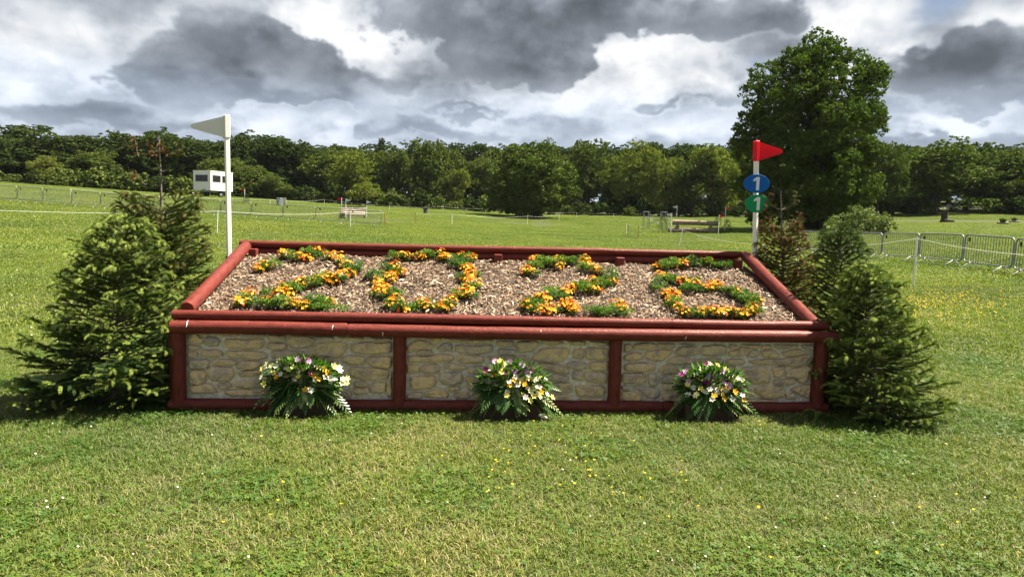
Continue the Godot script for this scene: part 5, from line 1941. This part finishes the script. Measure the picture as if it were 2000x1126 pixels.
func make_trees():
	var temps := {}
	for k in ["d", "m", "y"]:
		temps[k] = []
		for i in 4:
			temps[k].append(leaf_clump(PALETTE[k], 0.34, 0.36, 8))
	# shapes of broadleaf trees, 14 m high and about 10 m wide
	var protos := {}
	for k in ["d", "m", "y"]:
		protos[k] = []
		for v in 4:
			rng.seed = 500 + v * 17 + {"d": 1, "m": 2, "y": 3}[k] * 100
			var lobes := [[Vector3(0, 8.0, 0), Vector3(2.6, 4.0, 2.6)]]
			var peak: float = [6.6, 5.2, 8.4, 7.2][v]
			for i in int([16, 13, 14, 20][v]):
				var y := rnd([2.6, 2.2, 4.2, 2.4][v], 11.9)
				var sp: float = [3.8, 3.4, 4.1, 3.2][v] * sqrt(maxf(0.06, 1.0 - pow((y - peak) / (13.0 - peak if y > peak else 6.8), 2.0)))
				var a: float = i * 2.4 + rnd(-0.4, 0.4)
				var r: float = rnd(1.1, 2.4) * [1.0, 1.1, 0.95, 0.85][v]
				lobes.append([Vector3(cos(a) * sp, y, sin(a) * sp), Vector3(r, r * rnd(0.7, 0.95), r)])
			var crown := crown_mesh(lobes, temps[k], 1.7, 0.85, 40 + v)
			protos[k].append([crown, trunk_mesh(10.0, 0.32, lobes.slice(1), 3.0)])
	# a conifer and a pine
	rng.seed = 901
	var cl := []
	for i in 26:
		var f := i / 25.0
		var a := i * 2.4
		cl.append([Vector3(cos(a) * (1.0 - f) * 1.3, 1.5 + 12.2 * f, sin(a) * (1.0 - f) * 1.3), Vector3(1.5 * (1.0 - f) + 0.3, 0.55, 1.5 * (1.0 - f) + 0.3)])
	var conifer := [crown_mesh(cl, temps.d, 2.2, 0.5, 3), trunk_mesh(13.0, 0.25, [], 3.0)]
	var pl := []
	for i in 11:
		var a := i * 2.4
		var y := 6.0 + 8.0 * i / 11.0
		pl.append([Vector3(cos(a) * 2.2 * rnd(0.5, 1.0), y, sin(a) * 2.2 * rnd(0.5, 1.0)), Vector3(1.7, 0.75, 1.7)])
	var pine := [crown_mesh(pl, temps.d, 2.2, 0.6, 5), trunk_mesh(13.5, 0.25, pl, 5.0)]
	var bushes := {}
	for k in ["d", "m"]:
		bushes[k] = []
		for v in 3:
			rng.seed = 700 + v * 13 + (50 if k == "m" else 0)
			var bl := []
			for i in 7:
				var a := i * 2.4
				bl.append([Vector3(cos(a) * rnd(0.3, 1.3), rnd(0.5, 2.1), sin(a) * rnd(0.3, 1.3)), Vector3.ONE * rnd(0.6, 1.0)])
			bushes[k].append([crown_mesh(bl, temps[k], 1.5, 0.5, 60 + v), trunk_mesh(1.4, 0.07, bl, 0.2)])
	rng.seed = 77
	var list := "-60,262,60,d,137 -5,262,52,d,139 45,238,40,p,150 95,252,62,d,138 92,300,26,y,127 150,268,48,d,139 200,262,52,d,141 188,288,44,m,132 252,255,52,d,141 305,250,56,d,142 352,262,46,d,140 398,265,52,d,139 452,262,52,d,141 505,258,62,d,145 556,265,56,d,142 598,278,46,d,140 430,302,42,m,130 482,318,44,m,127 534,340,30,m,124 625,290,48,m,136 662,280,48,m,141 692,294,48,y,122 744,268,24,c,148 722,288,50,m,146 778,285,44,m,141 830,264,50,m,131 880,278,50,m,138 892,322,28,y,128 930,300,46,m,136 965,283,50,m,146 1003,272,42,d,152 1030,290,50,m,142 1092,290,44,m,146 1150,264,50,m,132 1228,275,56,y,131 1188,300,46,m,137 1300,293,44,y,128 1270,276,46,d,150 1335,276,50,d,151 1392,273,56,y,130 1445,288,48,m,136 1352,305,40,m,127 1510,290,60,m,141 1575,285,60,m,146 1650,288,60,m,146 1715,268,48,m,118 1772,284,46,m,140 1825,267,72,m,124 1888,292,56,m,136 1945,284,52,m,132 1995,288,52,m,129 2060,280,62,m,134"
	var names := {"d": "dark green broadleaf tree in the wood ", "m": "mid green broadleaf tree in the wood ", "y": "yellow green broadleaf tree in the wood ", "c": "pointed dark conifer rising above the wood", "p": "flat topped dark pine rising above the wood"}
	var n := 0
	for s in list.split(" "):
		var a := s.split(",")
		one_tree(protos, conifer, pine, float(a[0]), float(a[1]), float(a[2]), a[3], float(a[4]), n, names[a[3]] + ("" if a[3] in ["c", "p"] else zone(float(a[0]))), "trees of the wood")
		n += 1
	# the rows behind
	var px := -80.0
	while px < 2090.0:
		var top := 276.0 + rnd(-6, 8)
		if px < 420:
			top = 268.0 + rnd(-5, 7)
		one_tree(protos, conifer, pine, px, top, rnd(46, 60), "d", rnd(160, 175), n, "dark tree in the wood's back row " + zone(px), "trees in the back row of the wood")
		n += 1
		px += rnd(40, 54)
	# undergrowth
	px = -60.0
	var deep := false
	while px < 2080.0 or not deep:
		px += rnd(24, 40)
		if px >= 2080.0 and not deep:
			deep = true
			px = -60.0
		if absf(px - 1876) < 34.0:
			continue
		var D := rnd(133, 150) if deep else rnd(121, 127)
		var p := spot(px, 410, D)
		var k := "d" if rng.randf() < 0.7 else "m"
		var h := rnd(2.6, 4.6) if deep else rnd(1.6, 3.4)
		var t := thing("shrub", ("low dark shrub at the wood edge " if k == "d" else "low green shrub at the wood edge ") + zone(px), "shrub", p, rnd(0, TAU), "shrubs along the wood edge")
		put("stem", bushes[k][n % 3][1], M.bark, t)
		stuff(put("crown", bushes[k][n % 3][0], M.leaf, t))
		t.scale = Vector3(h / 3.0 * rnd(0.9, 1.5), h / 3.0, h / 3.0 * rnd(0.9, 1.5))
		n += 1

func one_tree(protos: Dictionary, conifer: Array, pine: Array, px: float, top: float, half: float, k: String, D: float, n: int, label: String, group: String):
	var p := spot(px, 390, D)
	var h := level(px, top, D) - p.y
	var w := half / FOC * D
	var src: Array = conifer if k == "c" else pine if k == "p" else protos[k][n % 4]
	var t := thing("woodland_tree", label, "tree", p, rnd(0, TAU), group)
	put("trunk", src[1], M.bark, t)
	stuff(put("crown", src[0], M.leaf, t))
	var full := 14.6 if k in ["c", "p"] else 13.9
	var wide := 3.0 if k == "c" else 3.9 if k == "p" else 5.6
	t.scale = Vector3(w / wide, h / full, w / wide)

func lobed_tree(called: String, label: String, foot_px: float, D: float, blobs: Array, pal: String, leaf: float, per: float, clump_r: float, depth: float, trunk_r: float, fork: float, sd: int, puff: float) -> Node3D:
	rng.seed = sd
	var at := spot(foot_px, 430, D)
	var t := thing(called, label, "tree", at)
	var temps := []
	for i in 5:
		temps.append(leaf_clump(PALETTE[pal], leaf, clump_r, 11))
	var lobes := []
	var nrm := Vector3(at.x, 0, at.z).normalized()
	for b in blobs:
		var c := on_plane(b[0], b[1], at, nrm) - at
		var r: float = maxf(b[2] / FOC * D - puff * 0.60, puff * 0.5)
		var off := rnd(-1.0, 1.0) * depth
		if b.size() > 3:
			off = b[3] * depth
		lobes.append([c + nrm * off, Vector3(r, r * 0.88, r) * rnd(0.86, 0.96)])
	# the far side of the crown
	for i in blobs.size():
		var l: Array = lobes[i]
		if i % 2 == 0:
			lobes.append([l[0] + nrm * (depth * 1.2) + Vector3(0, -0.4, 0), l[1]])
	var hi := 0.0
	for l in lobes:
		hi = maxf(hi, l[0].y)
	put("trunk", trunk_mesh(hi * 0.85, trunk_r, lobes, fork), M.bark, t)
	stuff(put("crown", crown_mesh(lobes, temps, per, puff, sd), M.leaf, t))
	return t

func make_big_trees():
	lobed_tree("lime_tree", "huge dark tree towering alone behind the red flag", 1590, 70.0, [
		[1582, 88, 34, 0.0], [1548, 115, 38, 0.3], [1612, 112, 42, -0.2], [1660, 132, 40, 0.2], [1704, 145, 26, 0.0], [1502, 150, 42, 0.1], [1560, 170, 55, -0.6], [1630, 180, 58, -0.5], [1690, 195, 36, 0.3], [1478, 190, 36, 0.0], [1704, 230, 24, -0.1],
		[1466, 240, 34, 0.1], [1520, 232, 55, -0.6], [1590, 250, 70, -0.9], [1660, 268, 50, -0.4], [1470, 300, 38, 0.0], [1530, 320, 58, -0.7], [1610, 335, 66, -1.0], [1668, 345, 38, -0.3], [1508, 380, 42, -0.3], [1580, 395, 46, -0.9], [1645, 395, 42, -0.5], [1686, 372, 24, -0.1], [1690, 300, 26, -0.2], [1490, 412, 30, -0.2], [1555, 418, 28, -0.6], [1460, 350, 34, 0.0], [1520, 270, 50, -0.5], [1600, 300, 60, -0.8], [1620, 415, 26, -0.6], [1450, 272, 26, 0.0]],
		"b", 0.21, 4.0, 0.27, 3.6, 0.75, 4.5, 1234, 0.95)
	lobed_tree("parkland_tree", "round spreading tree standing alone before the wood", 1047, 103.0, [
		[1010, 308, 32, 0.0], [1060, 300, 32, 0.0], [1038, 340, 52, -0.6], [985, 338, 30, 0.0], [1096, 335, 32, 0.0], [974, 378, 26, 0.0], [1050, 382, 42, -0.8], [1110, 368, 24, 0.0], [1000, 390, 32, -0.4], [1085, 398, 24, -0.3], [1020, 405, 20, -0.6], [965, 400, 18, 0.0], [1060, 345, 40, -0.8], [1035, 400, 22, -0.9]],
		"m", 0.30, 2.2, 0.36, 4.2, 0.55, 2.0, 4321, 0.8)
	lobed_tree("leafy_bush", "pale green bush at the foot of the huge dark tree", 1690, 61.0, [
		[1660, 430, 20, 0.0], [1690, 426, 21, -0.3], [1716, 432, 19, 0.0], [1736, 438, 14, 0.0], [1640, 434, 19, 0.0], [1672, 415, 16, 0.0], [1700, 418, 14, 0.0], [1675, 442, 14, -0.6], [1705, 446, 10, -0.6], [1725, 448, 8, -0.3], [1650, 447, 10, -0.3]],
		"s", 0.15, 6.0, 0.2, 0.9, 0.08, 0.3, 987, 0.35)
	rng.seed = 4242

# ---------------------------------------------------------------- build
func _ready():
	rng.seed = 2025
	# camera
	var cam := Camera3D.new()
	cam.name = "camera"
	cam.fov = rad_to_deg(2.0 * atan(563.0 / FOC))
	cam.near = 0.05
	cam.far = 2500.0
	cam.transform = Transform3D(cam_basis, EYE)
	add_child(cam)
	cam.current = true
	# sky and exposure
	var env := Environment.new()
	env.background_mode = Environment.BG_SKY
	var pm := PanoramaSkyMaterial.new()
	pm.panorama = ImageTexture.create_from_image(make_sky())
	var sk := Sky.new()
	sk.sky_material = pm
	env.sky = sk
	env.background_energy_multiplier = SKY_ENERGY
	env.tonemap_mode = Environment.TONE_MAPPER_LINEAR
	env.tonemap_exposure = EXPOSURE
	env.fog_enabled = true
	env.fog_density = 0.00005
	env.fog_light_color = Color(0.80, 0.86, 0.92)
	env.sdfgi_enabled = true
	env.ssao_enabled = true
	env.ssil_enabled = true
	var we := WorldEnvironment.new()
	we.environment = env
	add_child(we)
	# sun: high, behind the jump and to the right
	var sun := DirectionalLight3D.new()
	sun.name = "sun"
	sun.light_energy = SUN_ENERGY
	sun.light_color = Color(1.0, 0.955, 0.86)
	sun.light_angular_distance = 0.5
	sun.shadow_enabled = true
	sun.look_at_from_position(Vector3(0.56, 1.0, -0.11), Vector3.ZERO, Vector3.UP)
	add_child(sun)
	make_materials()
	M.frond = leafy(Color(0.3, 0.4, 0.15), 0.32)
	M.rope = plain(lin(0.7, 0.7, 0.66), 0.8)
	make_ground()
	make_trees()
	make_big_trees()
	make_jump()
	make_firs()
	make_flags()
	make_barriers()
	make_trailer()
	make_far_things()
	make_stakes()
	plant_digits()
	make_flower_boxes()
	lay_wild_flowers()
	lay_grass()

const SUN_ENERGY := 1.6
const SKY_ENERGY := 0.25
const EXPOSURE := 4.15
